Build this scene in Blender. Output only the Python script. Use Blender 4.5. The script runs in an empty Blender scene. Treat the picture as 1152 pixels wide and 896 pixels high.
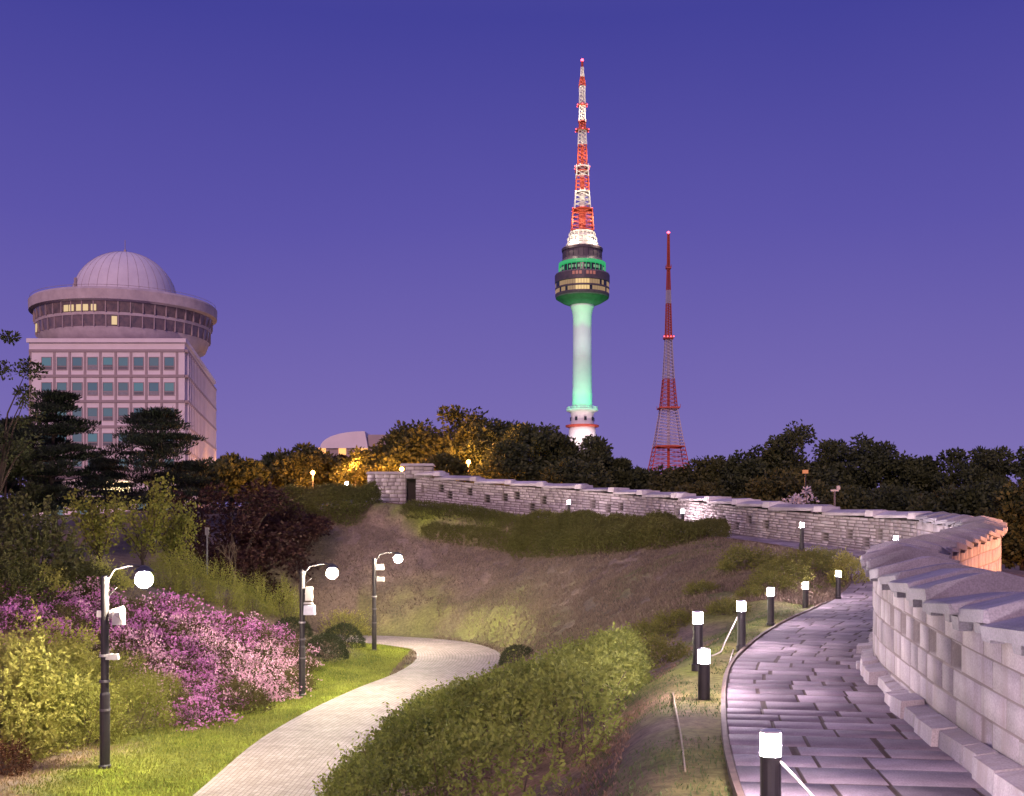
import bpy, math, random
import numpy as np
R_ = math.radians
scene = bpy.context.scene
COL = scene.collection
rng = np.random.default_rng(7)
random.seed(7)

# ------------------------------------------------------------------ camera
F, HZ, CH = 1250.0, 600.0, 2.1          # focal length in px of a 1152 wide frame, horizon row, eye height
cd = bpy.data.cameras.new('camera'); cam = bpy.data.objects.new('camera', cd); COL.objects.link(cam)
cam.location = (0, 0, CH); cam.rotation_euler = (R_(90), 0, 0)
cd.sensor_fit = 'HORIZONTAL'; cd.sensor_width = 36; cd.lens = 36 * F / 1152
cd.shift_y = (HZ - 448) / 1152; cd.clip_end = 9000; cd.clip_start = 0.1
scene.camera = cam

# ------------------------------------------------------------------ sky, dim warm-pink city light, exposure
SUN_EL, SUN_AZ = R_(20), R_(192)        # light comes from behind the camera, a little to its left
w = bpy.data.worlds.new('World'); scene.world = w; w.use_nodes = True
nt = w.node_tree; nt.nodes.clear()
out = nt.nodes.new('ShaderNodeOutputWorld'); add = nt.nodes.new('ShaderNodeAddShader')
b1 = nt.nodes.new('ShaderNodeBackground'); b2 = nt.nodes.new('ShaderNodeBackground')
sk = nt.nodes.new('ShaderNodeTexSky'); sk.sky_type = 'NISHITA'; sk.sun_disc = False
sk.sun_elevation = SUN_EL; sk.sun_rotation = SUN_AZ
nt.links.new(sk.outputs[0], b1.inputs[0]); b1.inputs[1].default_value = 0.002
tc = nt.nodes.new('ShaderNodeTexCoord'); sx = nt.nodes.new('ShaderNodeSeparateXYZ'); cr = nt.nodes.new('ShaderNodeValToRGB')
nt.links.new(tc.outputs['Generated'], sx.inputs[0])
nz = nt.nodes.new('ShaderNodeTexNoise'); nz.inputs['Scale'].default_value = 2.6; nz.inputs['Detail'].default_value = 5      # faint unevenness of the night air
mz = nt.nodes.new('ShaderNodeMath'); mz.operation = 'MULTIPLY_ADD'; mz.inputs[1].default_value = .05
ms = nt.nodes.new('ShaderNodeMath'); ms.operation = 'SUBTRACT'; ms.inputs[1].default_value = .025
nt.links.new(tc.outputs['Generated'], nz.inputs['Vector']); nt.links.new(nz.outputs['Fac'], mz.inputs[0]); nt.links.new(sx.outputs[2], mz.inputs[2]); nt.links.new(mz.outputs[0], ms.inputs[0]); nt.links.new(ms.outputs[0], cr.inputs[0])
ramp = [(0.0, (.200, .150, .440)), (.06, (.200, .150, .445)), (.127, (.168, .126, .428)), (.262, (.104, .083, .385)), (.42, (.054, .050, .312)),
        (.62, (.095, .082, .350)), (1.0, (.36, .33, .80))]
el = cr.color_ramp.elements
while len(el) < len(ramp): el.new(0.5)
for e, (p, c) in zip(el, ramp): e.position = p; e.color = (*c, 1)
nt.links.new(cr.outputs[0], b2.inputs[0]); b2.inputs[1].default_value = 1.0
nt.links.new(b1.outputs[0], add.inputs[0]); nt.links.new(b2.outputs[0], add.inputs[1]); nt.links.new(add.outputs[0], out.inputs[0])
sd = bpy.data.lights.new('sun', 'SUN'); so = bpy.data.objects.new('sun', sd); COL.objects.link(so)
sd.energy = 1.9; sd.angle = R_(14); sd.color = (1.0, .63, .60)
so.rotation_euler = (R_(90) - SUN_EL, 0, R_(180) - SUN_AZ)
scene.view_settings.view_transform = 'Standard'; scene.view_settings.look = 'None'
scene.view_settings.exposure = 0; scene.view_settings.gamma = 1; scene.view_settings.use_curve_mapping = False
scene.render.engine = 'CYCLES'
cy = scene.cycles
cy.use_denoising = True
try: cy.denoiser = 'OPENIMAGEDENOISE'
except Exception: pass
cy.max_bounces = 5; cy.diffuse_bounces = 3; cy.glossy_bounces = 2; cy.transmission_bounces = 3; cy.transparent_max_bounces = 4
cy.sample_clamp_indirect = 4; cy.use_light_tree = True; cy.caustics_reflective = False; cy.caustics_refractive = False

# ------------------------------------------------------------------ object helpers
def link(o): COL.objects.link(o); return o
def tag(o, label=None, cat=None, group=None, kind=None):
    if label: o['label'] = label
    if cat: o['category'] = cat
    if group: o['group'] = group
    if kind: o['kind'] = kind
    return o
def thing(name, label, cat, loc=(0, 0, 0), rz=0, group=None):
    o = link(bpy.data.objects.new(name, None)); o.location = loc; o.rotation_euler = (0, 0, rz)
    o.empty_display_size = .2
    return tag(o, label, cat, group)
def copy_tree(o, parent=None):
    c = link(o.copy())
    if parent: c.parent = parent
    for ch in list(o.children): copy_tree(ch, c)
    return c

def mesh_obj(name, verts, faces, m, parent=None, smooth=False, attrs=None, loc=None):
    """verts (N,3); faces either (M,4)/(M,3) array or list of index lists; attrs {name:(N,) or (N,3)} on points"""
    me = bpy.data.meshes.new(name)
    v = np.asarray(verts, dtype=np.float32)
    if isinstance(faces, np.ndarray):
        n, k = faces.shape
        me.vertices.add(len(v)); me.vertices.foreach_set('co', v.ravel())
        me.loops.add(n * k); me.loops.foreach_set('vertex_index', faces.astype(np.int32).ravel())
        me.polygons.add(n); me.polygons.foreach_set('loop_start', np.arange(0, n * k, k, dtype=np.int32))
        me.polygons.foreach_set('loop_total', np.full(n, k, dtype=np.int32))
        me.update(calc_edges=True)
    else:
        me.from_pydata(v.tolist(), [], faces); me.update()
    if attrs:
        for an, a in attrs.items():
            a = np.asarray(a, dtype=np.float32)
            if a.ndim == 1:
                at = me.attributes.new(an, 'FLOAT', 'POINT'); at.data.foreach_set('value', a)
            else:
                at = me.attributes.new(an, 'FLOAT_COLOR', 'POINT')
                at.data.foreach_set('color', np.hstack([a, np.ones((len(a), 1), np.float32)]).astype(np.float32).ravel())
    me.materials.append(m)
    if smooth: me.polygons.foreach_set('use_smooth', np.ones(len(me.polygons), dtype=bool))
    o = link(bpy.data.objects.new(name, me))
    if parent is not None: o.parent = parent
    if loc is not None: o.location = loc
    return o

class MB:
    def __init__(s): s.v = []; s.f = []
    def addv(s, pts, faces):
        b = len(s.v); s.v += [tuple(map(float, p)) for p in pts]; s.f += [[i + b for i in f] for f in faces]; return s
    def box(s, c, d, rz=0, taper=1.0):
        cx, cy_, cz = c; a, b, h = d[0] / 2, d[1] / 2, d[2] / 2
        P = []
        for z, t in ((-h, 1), (h, taper)):
            for x, y in ((-a, -b), (a, -b), (a, b), (-a, b)):
                x *= t; y *= t
                P.append((cx + x * math.cos(rz) - y * math.sin(rz), cy_ + x * math.sin(rz) + y * math.cos(rz), cz + z))
        return s.addv(P, [[3, 2, 1, 0], [4, 5, 6, 7], [0, 1, 5, 4], [1, 2, 6, 5], [2, 3, 7, 6], [3, 0, 4, 7]])
    def tube(s, pts, rad, n=6, cap=True):
        pts = [np.array(p, float) for p in pts]; m = len(pts)
        rs = rad if hasattr(rad, '__len__') else [rad] * m
        P = []; ref = None
        for i, p in enumerate(pts):
            t = pts[min(i + 1, m - 1)] - pts[max(i - 1, 0)]; t /= (np.linalg.norm(t) + 1e-9)
            if ref is None:
                ref = np.cross(t, (0, 0, 1) if abs(t[2]) < .9 else (1, 0, 0))
            ref = ref - t * ref.dot(t); ref /= (np.linalg.norm(ref) + 1e-9); q = np.cross(t, ref)
            for k in range(n):
                a = 2 * math.pi * k / n; P.append(p + rs[i] * (math.cos(a) * ref + math.sin(a) * q))
        Fc = []
        for i in range(m - 1):
            for k in range(n):
                Fc.append([i * n + k, i * n + (k + 1) % n, (i + 1) * n + (k + 1) % n, (i + 1) * n + k])
        if cap: Fc += [list(range(n))[::-1], list(range((m - 1) * n, m * n))]
        return s.addv(P, Fc)
    def lathe(s, prof, n=32, c=(0, 0, 0), cap=True):
        P = []
        for r, z in prof:
            for k in range(n):
                a = 2 * math.pi * k / n; P.append((c[0] + r * math.cos(a), c[1] + r * math.sin(a), c[2] + z))
        Fc = []
        for i in range(len(prof) - 1):
            for k in range(n):
                Fc.append([i * n + k, i * n + (k + 1) % n, (i + 1) * n + (k + 1) % n, (i + 1) * n + k])
        if cap:
            Fc.append(list(range(n))[::-1]); Fc.append(list(range((len(prof) - 1) * n, len(prof) * n)))
        return s.addv(P, Fc)
    def sphere(s, c, r, n=12, m=8, sz=1.0, half=False):
        prof = []
        for i in range(m + 1):
            a = (-math.pi / 2 if not half else 0) + (math.pi if not half else math.pi / 2) * i / m
            prof.append((max(r * math.cos(a), 1e-4), r * math.sin(a) * sz))
        return s.lathe(prof, n, c)
    def build(s, name, m, parent=None, smooth=False, loc=None):
        o = mesh_obj(name, np.array(s.v, np.float32).reshape(-1, 3), s.f, m, parent, smooth, None, loc)
        return o

# ------------------------------------------------------------------ materials
def NM(name):
    m = bpy.data.materials.new(name); m.use_nodes = True; n = m.node_tree; return m, n, n.nodes['Principled BSDF']
def ramp2(n, fac, a, b, p0=0.3, p1=0.7):
    r = n.nodes.new('ShaderNodeValToRGB'); r.color_ramp.elements[0].color = (*a, 1); r.color_ramp.elements[1].color = (*b, 1)
    r.color_ramp.elements[0].position = p0; r.color_ramp.elements[1].position = p1
    n.links.new(fac, r.inputs[0]); return r.outputs[0]
def noise(n, scale, detail=6, rough=.6, coord='Object'):
    t = n.nodes.new('ShaderNodeTexCoord'); x = n.nodes.new('ShaderNodeTexNoise')
    x.inputs['Scale'].default_value = scale; x.inputs['Detail'].default_value = detail; x.inputs['Roughness'].default_value = rough
    n.links.new(t.outputs[coord], x.inputs['Vector']); return x.outputs['Fac']
def mixc(n, fac, a, b, mode='MIX'):
    x = n.nodes.new('ShaderNodeMix'); x.data_type = 'RGBA'; x.blend_type = mode
    for sock, val in ((x.inputs[0], fac), (x.inputs[6], a), (x.inputs[7], b)):
        if hasattr(val, 'node'): n.links.new(val, sock)
        elif isinstance(val, (int, float)): sock.default_value = val
        else: sock.default_value = (*val, 1)
    return x.outputs[2]
def attr(n, name, out='Fac'):
    a = n.nodes.new('ShaderNodeAttribute'); a.attribute_name = name; return a.outputs[out]
def bump(n, bs, h, strength=.3, dist=.02):
    b = n.nodes.new('ShaderNodeBump'); b.inputs['Strength'].default_value = strength; b.inputs['Distance'].default_value = dist
    n.links.new(h, b.inputs['Height']); n.links.new(b.outputs[0], bs.inputs['Normal'])
def mat(name, a, b=None, scale=3, rough=.7, bmp=0, bd=.02, metal=0, spec=.3):
    m, n, s = NM(name)
    s.inputs['Roughness'].default_value = rough; s.inputs['Metallic'].default_value = metal
    s.inputs['Specular IOR Level'].default_value = spec
    f = noise(n, scale)
    n.links.new(ramp2(n, f, a, b or tuple(c * .8 for c in a)), s.inputs['Base Color'])
    if bmp: bump(n, s, noise(n, scale * 4), bmp, bd)
    return m
def emat(name, col, strength, base=(.05, .05, .05)):
    m, n, s = NM(name); s.inputs['Base Color'].default_value = (*base, 1)
    s.inputs['Emission Color'].default_value = (*col, 1); s.inputs['Emission Strength'].default_value = strength; return m
def leafmat(name, a, b, trans=.3, rough=.6, c=None):
    """a..b by the random tone of each leaf; a little light passes through"""
    m, n, s = NM(name)
    v = attr(n, 'v')
    col = ramp2(n, v, a, b, 0, 1)
    if c:
        r = col.node; e = r.color_ramp.elements.new(.93); e.color = (*b, 1); r.color_ramp.elements[-1].color = (*c, 1)
    n.links.new(col, s.inputs['Base Color']); s.inputs['Roughness'].default_value = rough; s.inputs['Specular IOR Level'].default_value = .25
    t = n.nodes.new('ShaderNodeBsdfTranslucent'); n.links.new(col, t.inputs[0])
    mx = n.nodes.new('ShaderNodeMixShader'); mx.inputs[0].default_value = trans
    n.links.new(s.outputs[0], mx.inputs[1]); n.links.new(t.outputs[0], mx.inputs[2])
    n.links.new(mx.outputs[0], n.nodes['Material Output'].inputs[0]); return m
def stonemat(name, a, b, joint, scale=1.6, rough=.85, stain=None, spec=.2):
    m, n, s = NM(name)
    v = attr(n, 'v'); j = attr(n, 'j')
    base = ramp2(n, v, a, b, 0, 1)
    f = noise(n, scale, 8, .65)
    g = ramp2(n, f, (.62, .62, .62), (1.12, 1.12, 1.12), .3, .72)
    base = mixc(n, 1.0, base, g, 'MULTIPLY')
    f2 = noise(n, 55, 3, .6); g2 = ramp2(n, f2, (.8, .8, .8), (1.1, 1.1, 1.1), .35, .65)
    base = mixc(n, 1.0, base, g2, 'MULTIPLY')
    if stain:   # weathering streaks running down the wall
        t = n.nodes.new('ShaderNodeTexCoord'); mp = n.nodes.new('ShaderNodeMapping'); mp.inputs['Scale'].default_value = (3.2, 3.2, .35)
        x = n.nodes.new('ShaderNodeTexNoise'); x.inputs['Scale'].default_value = 1.0; x.inputs['Detail'].default_value = 5
        n.links.new(t.outputs['Object'], mp.inputs[0]); n.links.new(mp.outputs[0], x.inputs['Vector'])
        base = mixc(n, ramp2(n, x.outputs['Fac'], (0, 0, 0), (.75, .75, .75), .5, .68), base, stain)
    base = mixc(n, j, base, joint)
    n.links.new(base, s.inputs['Base Color']); s.inputs['Roughness'].default_value = rough; s.inputs['Specular IOR Level'].default_value = spec
    bump(n, s, noise(n, 14, 8, .7), .55, .02)
    return m

# ------------------------------------------------------------------ terrain
def P(px, py, Y): return ((px - 576) * Y / F, Y, CH - (py - HZ) * Y / F)
def spl(pts, n):
    """smooth curve through pts, n samples, roughly even by length"""
    p = np.array(pts, float); d = np.r_[0, np.cumsum(np.linalg.norm(np.diff(p[:, :2], axis=0), axis=1))]
    m = np.gradient(p, d, axis=0); u = np.linspace(0, d[-1], n); k = np.clip(np.searchsorted(d, u, 'right') - 1, 0, len(d) - 2)
    h = (d[k + 1] - d[k])[:, None]; t = ((u - d[k]) / h[:, 0])[:, None]
    return (2*t**3-3*t**2+1)*p[k] + (t**3-2*t**2+t)*h*m[k] + (-2*t**3+3*t**2)*p[k+1] + (t**3-t**2)*h*m[k+1]
# inner foot of the fortress wall (x, y) and height of the wall top under the coping
WALL = [(3.75, 3.5, .95), (4.09, 8.87, 1.2), (4.76, 13.1, 1.35), (5.71, 17.5, 1.5), (7.2, 21.5, 1.6), (9.3, 25.5, 1.72), (11.4, 29.2, 1.9), (13.3, 32.6, 2.05), (14.75, 36, 2.25),
        (15.4, 39.5, 2.4), (15.2, 42.8, 2.6), (13.8, 46.2, 2.8), (11.3, 49.6, 3.18), (8.6, 55.5, 3.72), (3.4, 62, 4.5), (-2.4, 65, 5.05), (-5.75, 66.4, 5.48)]
EDGE = [(1.5, 3.5, 0), (1.84, 8.87, 0), (2.52, 13.1, 0), (3.47, 17.5, 0), (4.72, 21.5, 0), (6.5, 26.3, 0), (8.6, 31.3, 0), (10.8, 36.5, .1), (11.9, 39, .42),
        (12.3, 41.2, .85), (12.0, 43.2, 1.2), (11.2, 45.2, 1.5), (8.6, 49.3, 1.95), (6.0, 54.2, 2.3), (1.9, 59.2, 2.8), (-3.2, 62.2, 3.4), (-7.4, 63.9, 3.85)]
NW = 400
Wl = spl(WALL, NW); El = spl(EDGE, NW)
# pair every edge sample with the wall sample abreast of it
LOWI = [(-6.3, 8), (-6.2, 21.5), (-6.2, 28), (-5.75, 32.5), (-5.1, 36.4), (-4.15, 41), (-3.9, 45), (-4.6, 49), (-6.5, 51.3), (-10, 53), (-16, 55)]
LOWO = [(-3.6, 8), (-3.5, 21.5), (-3.2, 28), (-2.3, 33), (-1.3, 38), (-.55, 43), (-.75, 48.4), (-2.4, 52.3), (-5.5, 54.7), (-10, 56.2), (-16, 58)]
Li = spl([(a, b, -3) for a, b in LOWI], 220); Lo = spl([(a, b, -3) for a, b in LOWO], 220)

CP = [(-5, 10, -3), (-4.8, 21.5, -3), (-4.6, 30, -3), (-3.2, 38, -3), (-2.2, 45, -3), (-3.6, 51, -3), (-9, 55, -3), (-12, 18, -2.9), (-9.2, 23.5, -2.84), (-6.9, 35, -3.05), (-6.3, 48.5, -3),
      (-14, 11, -2.9), (-7.5, 29, -2.95), (-5.6, 42, -2.98),
      P(200, 800, 31.9), P(200, 680, 40), P(0, 855, 24.8), P(0, 650, 36), P(320, 765, 38), P(310, 700, 46), P(280, 668, 52), P(200, 640, 55), P(50, 620, 55), (-13.5, 30, -2.0),
      P(640, 735, 39.8), P(640, 640, 52), P(640, 583, 61), P(720, 690, 36), P(760, 640, 44), P(800, 602, 50), P(540, 650, 57), P(480, 578, 64), P(450, 566, 66), P(350, 590, 63), P(400, 655, 58), P(340, 690, 56),
      P(440, 700, 55.5), P(560, 700, 50), P(880, 640, 38), P(930, 640, 38),
      P(720, 745, 29), (1.0, 15, -.85), (2.3, 16, -.28), P(600, 900, 13.5), P(450, 896, 16.5), P(350, 905, 20.3), P(500, 810, 27.5), (1.0, 33, -2.45), (-1.0, 24, -2.2), (1.2, 22, -1.5),
      (2.9, 3.5, 0), (2.9, 8.9, 0), (3.6, 13.1, 0), (4.6, 17.5, 0), (6, 21.5, 0), (7.9, 26, 0), (10, 30.5, 0), (12.4, 35, .1), (13.9, 38.5, .5), (14.2, 42, 1.05), (12.8, 45.6, 1.6), (10, 49.6, 1.97), (7.3, 55, 2.35), (2.6, 60.6, 2.85), (-2.8, 63.6, 3.4), (-7, 65.2, 3.85),
      (6.5, 10, -.4), (8.5, 17, -.6), (11.5, 23, -.8), (17, 29.5, -.8), (20.5, 36, -.4), (21, 42, .3), (17.5, 50, 1.0), (13, 56, 1.6), (9, 62, 2.2), (4, 68, 3), (-3, 71, 3.6), (-10, 70, 3.9),
      (0, 90, 4), (-20, 80, 4.0), (-40, 80, 3), (30, 80, .5), (45, 60, -.5), (40, 30, -1.5), (25, 15, -1.2), (60, 100, 0), (-60, 60, 2), (-60, 100, 2), (-45, 40, 2), (-35, 25, 1), (-24, 14, -1.5), (-20, 8, -2.6), (0, 100, 4),
      (0, 4, -1), (1.6, 8, -.1), (-1, 8, -1.8), (-3, 12, -2.4), (-26, 34, 1.2), (-20, 42, .8)]
CP = np.array(CP)
def _U(r2): return np.where(r2 > 1e-9, .5 * r2 * np.log(r2 + 1e-12), 0)
def _fit(c, lam=.6):
    n = len(c); A = np.zeros((n + 3, n + 3)); d = c[:, None, :2] - c[None, :, :2]
    A[:n, :n] = _U((d ** 2).sum(2)) + lam * np.eye(n); A[:n, n] = 1; A[:n, n + 1:] = c[:, :2]; A[n:, :n] = A[:n, n:].T
    return np.linalg.solve(A, np.r_[c[:, 2], 0, 0, 0])
TW = _fit(CP)
def sstep(x, a, b):
    t = np.clip((x - a) / (b - a), 0, 1); return t * t * (3 - 2 * t)
def zfar(x, y):
    h = 27 * np.exp(-(((x - 55) ** 2) + (y - 640) ** 2) / (2 * 150 ** 2)) + 1.0
    return h
# centre line of the two paths for flattening
Pc = []
for i in range(0, NW, 3):
    e = El[i]; j = np.argmin(((Wl[:, :2] - e[:2]) ** 2).sum(1)); wv = Wl[j, :2]
    for t in (.0, .33, .66, 1.0): Pc.append((*(e[:2] * (1 - t) + wv * t), e[2]))
for i in range(0, 220, 3):
    for t in (.05, .35, .65, .95): Pc.append((*(Li[i, :2] * (1 - t) + Lo[i, :2] * t), -3))
Pc = np.array(Pc)
def zt(x, y):
    x = np.atleast_1d(np.asarray(x, float)).ravel(); y = np.atleast_1d(np.asarray(y, float)).ravel()
    out = np.empty(len(x))
    for s in range(0, len(x), 8000):
        xs, ys = x[s:s + 8000], y[s:s + 8000]
        xc = np.clip(xs, -62, 60); yc = np.clip(ys, -8, 102)
        d2 = (xc[:, None] - CP[None, :, 0]) ** 2 + (yc[:, None] - CP[None, :, 1]) ** 2
        z = _U(d2) @ TW[:-3] + TW[-3] + TW[-2] * xc + TW[-1] * yc
        near = (xs > -22) & (xs < 24) & (ys < 72)
        if near.any():
            q = ((xs[near][:, None] - Pc[None, :, 0]) ** 2 + (ys[near][:, None] - Pc[None, :, 1]) ** 2)
            k = q.argmin(1); dd = np.sqrt(q[np.arange(len(k)), k]); wgt = 1 - sstep(dd, .55, 1.9)
            # weighted path height so that the profile has no steps
            wq = 1 / (q + .15) ** 2; zp = (wq * Pc[None, :, 2]).sum(1) / wq.sum(1)
            z[near] = z[near] * (1 - wgt) + (zp - .03) * wgt
        dout = np.hypot(xs - xc, ys - yc); wf = sstep(dout, 0, 120)
        bumpy = .05 * np.sin(xs * 1.3 + 1.7 * np.sin(ys * .7)) * np.sin(ys * 1.1 + xs * .4)
        out[s:s + 8000] = z * (1 - wf) + zfar(xs, ys) * wf + bumpy * .6 * (1 - wf)
    return out
def z1(x, y): return float(zt(x, y)[0])
_Ys = np.concatenate([np.arange(6, 80, .12), np.arange(80, 160, .5)])
def G(px, py, ymin=6):
    """where the view ray through a photograph pixel meets the ground"""
    X = (px - 576) * _Ys / F; Z = CH - (py - HZ) * _Ys / F
    d = Z - zt(X, _Ys); k = np.where((d <= 0) & (_Ys > ymin))[0]
    i = k[0] if len(k) else len(_Ys) - 1
    return X[i], _Ys[i], z1(X[i], _Ys[i])
# ------------------------------------------------------------------ ground sheet
def axis(lo, hi, fine0, fine1, step, grow=1.25):
    a = list(np.arange(fine0, fine1 + 1e-6, step)); s = step; x = fine1
    while x < hi: s *= grow; x += s; a.append(x)
    s = step; x = fine0
    while x > lo: s *= grow; x -= s; a.insert(0, x)
    return np.array(a)
gx = axis(-1500, 1500, -24, 22, .3); gy = axis(-400, 2200, 4, 72, .3)
GX, GY = np.meshgrid(gx, gy); GZ = zt(GX.ravel(), GY.ravel())
nx, ny = len(gx), len(gy)
idx = np.arange(nx * ny).reshape(ny, nx)
gf = np.stack([idx[:-1, :-1], idx[:-1, 1:], idx[1:, 1:], idx[1:, :-1]], -1).reshape(-1, 4)
# what covers the ground: 0 dry hill turf, 1 green lawn, 2 bare earth
def inpoly(x, y, poly):
    poly = np.array(poly); r = np.zeros(len(x), bool); j = len(poly) - 1
    for i in range(len(poly)):
        xi, yi = poly[i]; xj, yj = poly[j]
        c = ((yi > y) != (yj > y)) & (x < (xj - xi) * (y - yi) / (yj - yi + 1e-12) + xi); r ^= c; j = i
    return r
def vnoise(x, y, s, seed=0):
    """cheap smooth value noise"""
    g = np.random.default_rng(seed).random((64, 64)); u = x / s; v = y / s
    i = np.floor(u).astype(int); j = np.floor(v).astype(int); f = u - i; h = v - j; f = f*f*(3-2*f); h = h*h*(3-2*h)
    a = g[i % 64, j % 64]; b = g[(i + 1) % 64, j % 64]; c = g[i % 64, (j + 1) % 64]; d = g[(i + 1) % 64, (j + 1) % 64]
    return (a * (1 - f) + b * f) * (1 - h) + (c * (1 - f) + d * f) * h
def lawn_mask(x, y):
    """1 where green lawn grows (beside the lower path, strip beside the stone path)"""
    dl = np.full(len(x), 99.)
    for s in range(0, len(x), 8000):
        q = ((x[s:s+8000][:, None] - Li[None, ::3, 0]) ** 2 + (y[s:s+8000][:, None] - Li[None, ::3, 1]) ** 2)
        dl[s:s+8000] = np.sqrt(q.min(1))
    n = vnoise(x, y, 1.7, 3) + .5 * vnoise(x, y, .6, 4)
    side = (x < -4.4) & (y < 52)
    a = np.where(side, 1 - sstep(dl + (n - .75) * 1.6, 2.0, 3.8), 0)
    dE = np.full(len(x), 99.)
    for s in range(0, len(x), 8000):
        q = ((x[s:s+8000][:, None] - El[None, ::3, 0]) ** 2 + (y[s:s+8000][:, None] - El[None, ::3, 1]) ** 2)
        dE[s:s+8000] = np.sqrt(q.min(1))
    b = (1 - sstep(dE + (n - .75) * 1.5, .6, 1.9)) * .8
    # lower skirt of the hill lawn beside the path is greener
    q2 = np.full(len(x), 99.)
    for s in range(0, len(x), 8000):
        q = ((x[s:s+8000][:, None] - Lo[None, ::3, 0]) ** 2 + (y[s:s+8000][:, None] - Lo[None, ::3, 1]) ** 2)
        q2[s:s+8000] = np.sqrt(q.min(1))
    c = np.where((x > -8) & (y > 34), (1 - sstep(q2 + (n - .75) * 2.5, .8, 4.2)) * .5, 0)
    d = np.where((x > 4) & (x < 12) & (y > 28) & (y < 47), .55, 0) * sstep(vnoise(x, y, 2.2, 9), .25, .6)
    return np.maximum.reduce([a, b, c, d]), dl, dE
m1, dL, dE = lawn_mask(GX.ravel(), GY.ravel())
gxf, gyf = GX.ravel(), GY.ravel()
earth = np.where((gxf > -4) & (gxf < 2.6) & (gyf < 34), 1, 0) * (1 - .8 * sstep(vnoise(gxf, gyf, 1.5, 12), .5, .75))
earth = np.maximum(earth, np.where((gxf < -6.5) & (gyf < 34), .8, 0) * sstep(vnoise(gxf, gyf, 1.1, 13), .3, .7))
earth = np.where((dE < .5) & (gyf < 36), .9, earth)
tur = np.array([.195, .152, .128])[None] * (.75 + .55 * vnoise(gxf, gyf, 1.9, 20) + .0)[:, None]
tur[:, 1] *= (1.0 + .12 * (vnoise(gxf, gyf, 3.5, 22) - .5))
lawn = np.array([.150, .190, .022])[None] * (.6 + .8 * vnoise(gxf, gyf, .8, 21))[:, None]
ear = np.array([.290, .190, .125])[None] * (.65 + .7 * vnoise(gxf, gyf, .5, 23))[:, None]
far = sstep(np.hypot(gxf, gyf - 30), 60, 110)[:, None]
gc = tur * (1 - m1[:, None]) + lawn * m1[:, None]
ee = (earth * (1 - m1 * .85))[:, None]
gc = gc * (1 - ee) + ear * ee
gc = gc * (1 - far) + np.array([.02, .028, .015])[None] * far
M_ground, n_, s_ = NM('turf and earth')
c_ = attr(n_, 'col', 'Color')
c_ = mixc(n_, 1.0, c_, ramp2(n_, noise(n_, 9, 8, .75), (.45, .45, .45), (1.45, 1.45, 1.4), .3, .7), 'MULTIPLY')
c_ = mixc(n_, 1.0, c_, ramp2(n_, noise(n_, 1.3, 5, .6), (.7, .7, .72), (1.25, 1.22, 1.1), .3, .7), 'MULTIPLY')
n_.links.new(c_, s_.inputs['Base Color']); s_.inputs['Roughness'].default_value = .95; s_.inputs['Specular IOR Level'].default_value = .1
bump(n_, s_, noise(n_, 22, 6, .7), .5, .03)
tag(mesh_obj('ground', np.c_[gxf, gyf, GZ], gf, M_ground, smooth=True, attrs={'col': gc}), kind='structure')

# ------------------------------------------------------------------ block work (paving and wall faces)
def cells(lst, mp, ku=1.0, kt=1.0):
    """lst of (u0,u1,t0,t1,tone,inset,proud,hole) -> raised stones with chamfered joints; mp(u,t,d)->xyz arrays"""
    L = np.array(lst, float); n = len(L)
    u0, u1, t0, t1, tone, ins, pr, hole = L.T
    jit = lambda: (rng.random(n) - .5) * ins * .9
    O = [mp(u0, t0, 0), mp(u1, t0, 0), mp(u1, t1, 0), mp(u0, t1, 0)]
    # inset in metres: work out local metric
    du = np.linalg.norm(O[1] - O[0], axis=1) + 1e-6; dt = np.linalg.norm(O[3] - O[0], axis=1) + 1e-6
    iu = ins * ku / du * (u1 - u0); it = ins * kt / dt * (t1 - t0)
    fr = lambda: 1 + (rng.random(n) - .5) * .9
    a0, a1, b0, b1 = u0 + iu * fr(), u1 - iu * fr(), t0 + it * fr(), t1 - it * fr()
    hi = np.where(hole > 0, .002, .0015)
    I = [mp(a0, b0, hi), mp(a1, b0, hi), mp(a1, b1, hi), mp(a0, b1, hi)]
    dp = np.where(hole > 0, -hole, pr)
    k = .3; a0b, a1b, b0b, b1b = a0 + iu * k, a1 - iu * k, b0 + it * k, b1 - it * k
    T = [mp(a0b, b0b, dp), mp(a1b, b0b, dp), mp(a1b, b1b, dp), mp(a0b, b1b, dp)]
    V = np.stack(O + I + T, 1)                                  # n,12,3
    base = (np.arange(n) * 12)[:, None]
    q = []
    for r in (0, 4):
        for i in range(4): q.append([r + i, r + (i + 1) % 4, r + 4 + (i + 1) % 4, r + 4 + i])
    q.append([8, 9, 10, 11])
    Fc = (base[:, None, :] + np.array(q)[None]).reshape(-1, 4)
    j = np.where((hole > .1)[:, None], np.array([[.2] * 4 + [.6] * 4 + [1.6] * 4]), np.array([[1.] * 4 + [.9] * 4 + [0.] * 4])).ravel()  # loophole recesses take the dark joint colour, painting in their shade
    v = np.repeat(tone, 12)
    return V.reshape(-1, 3), Fc, v, j

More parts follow.
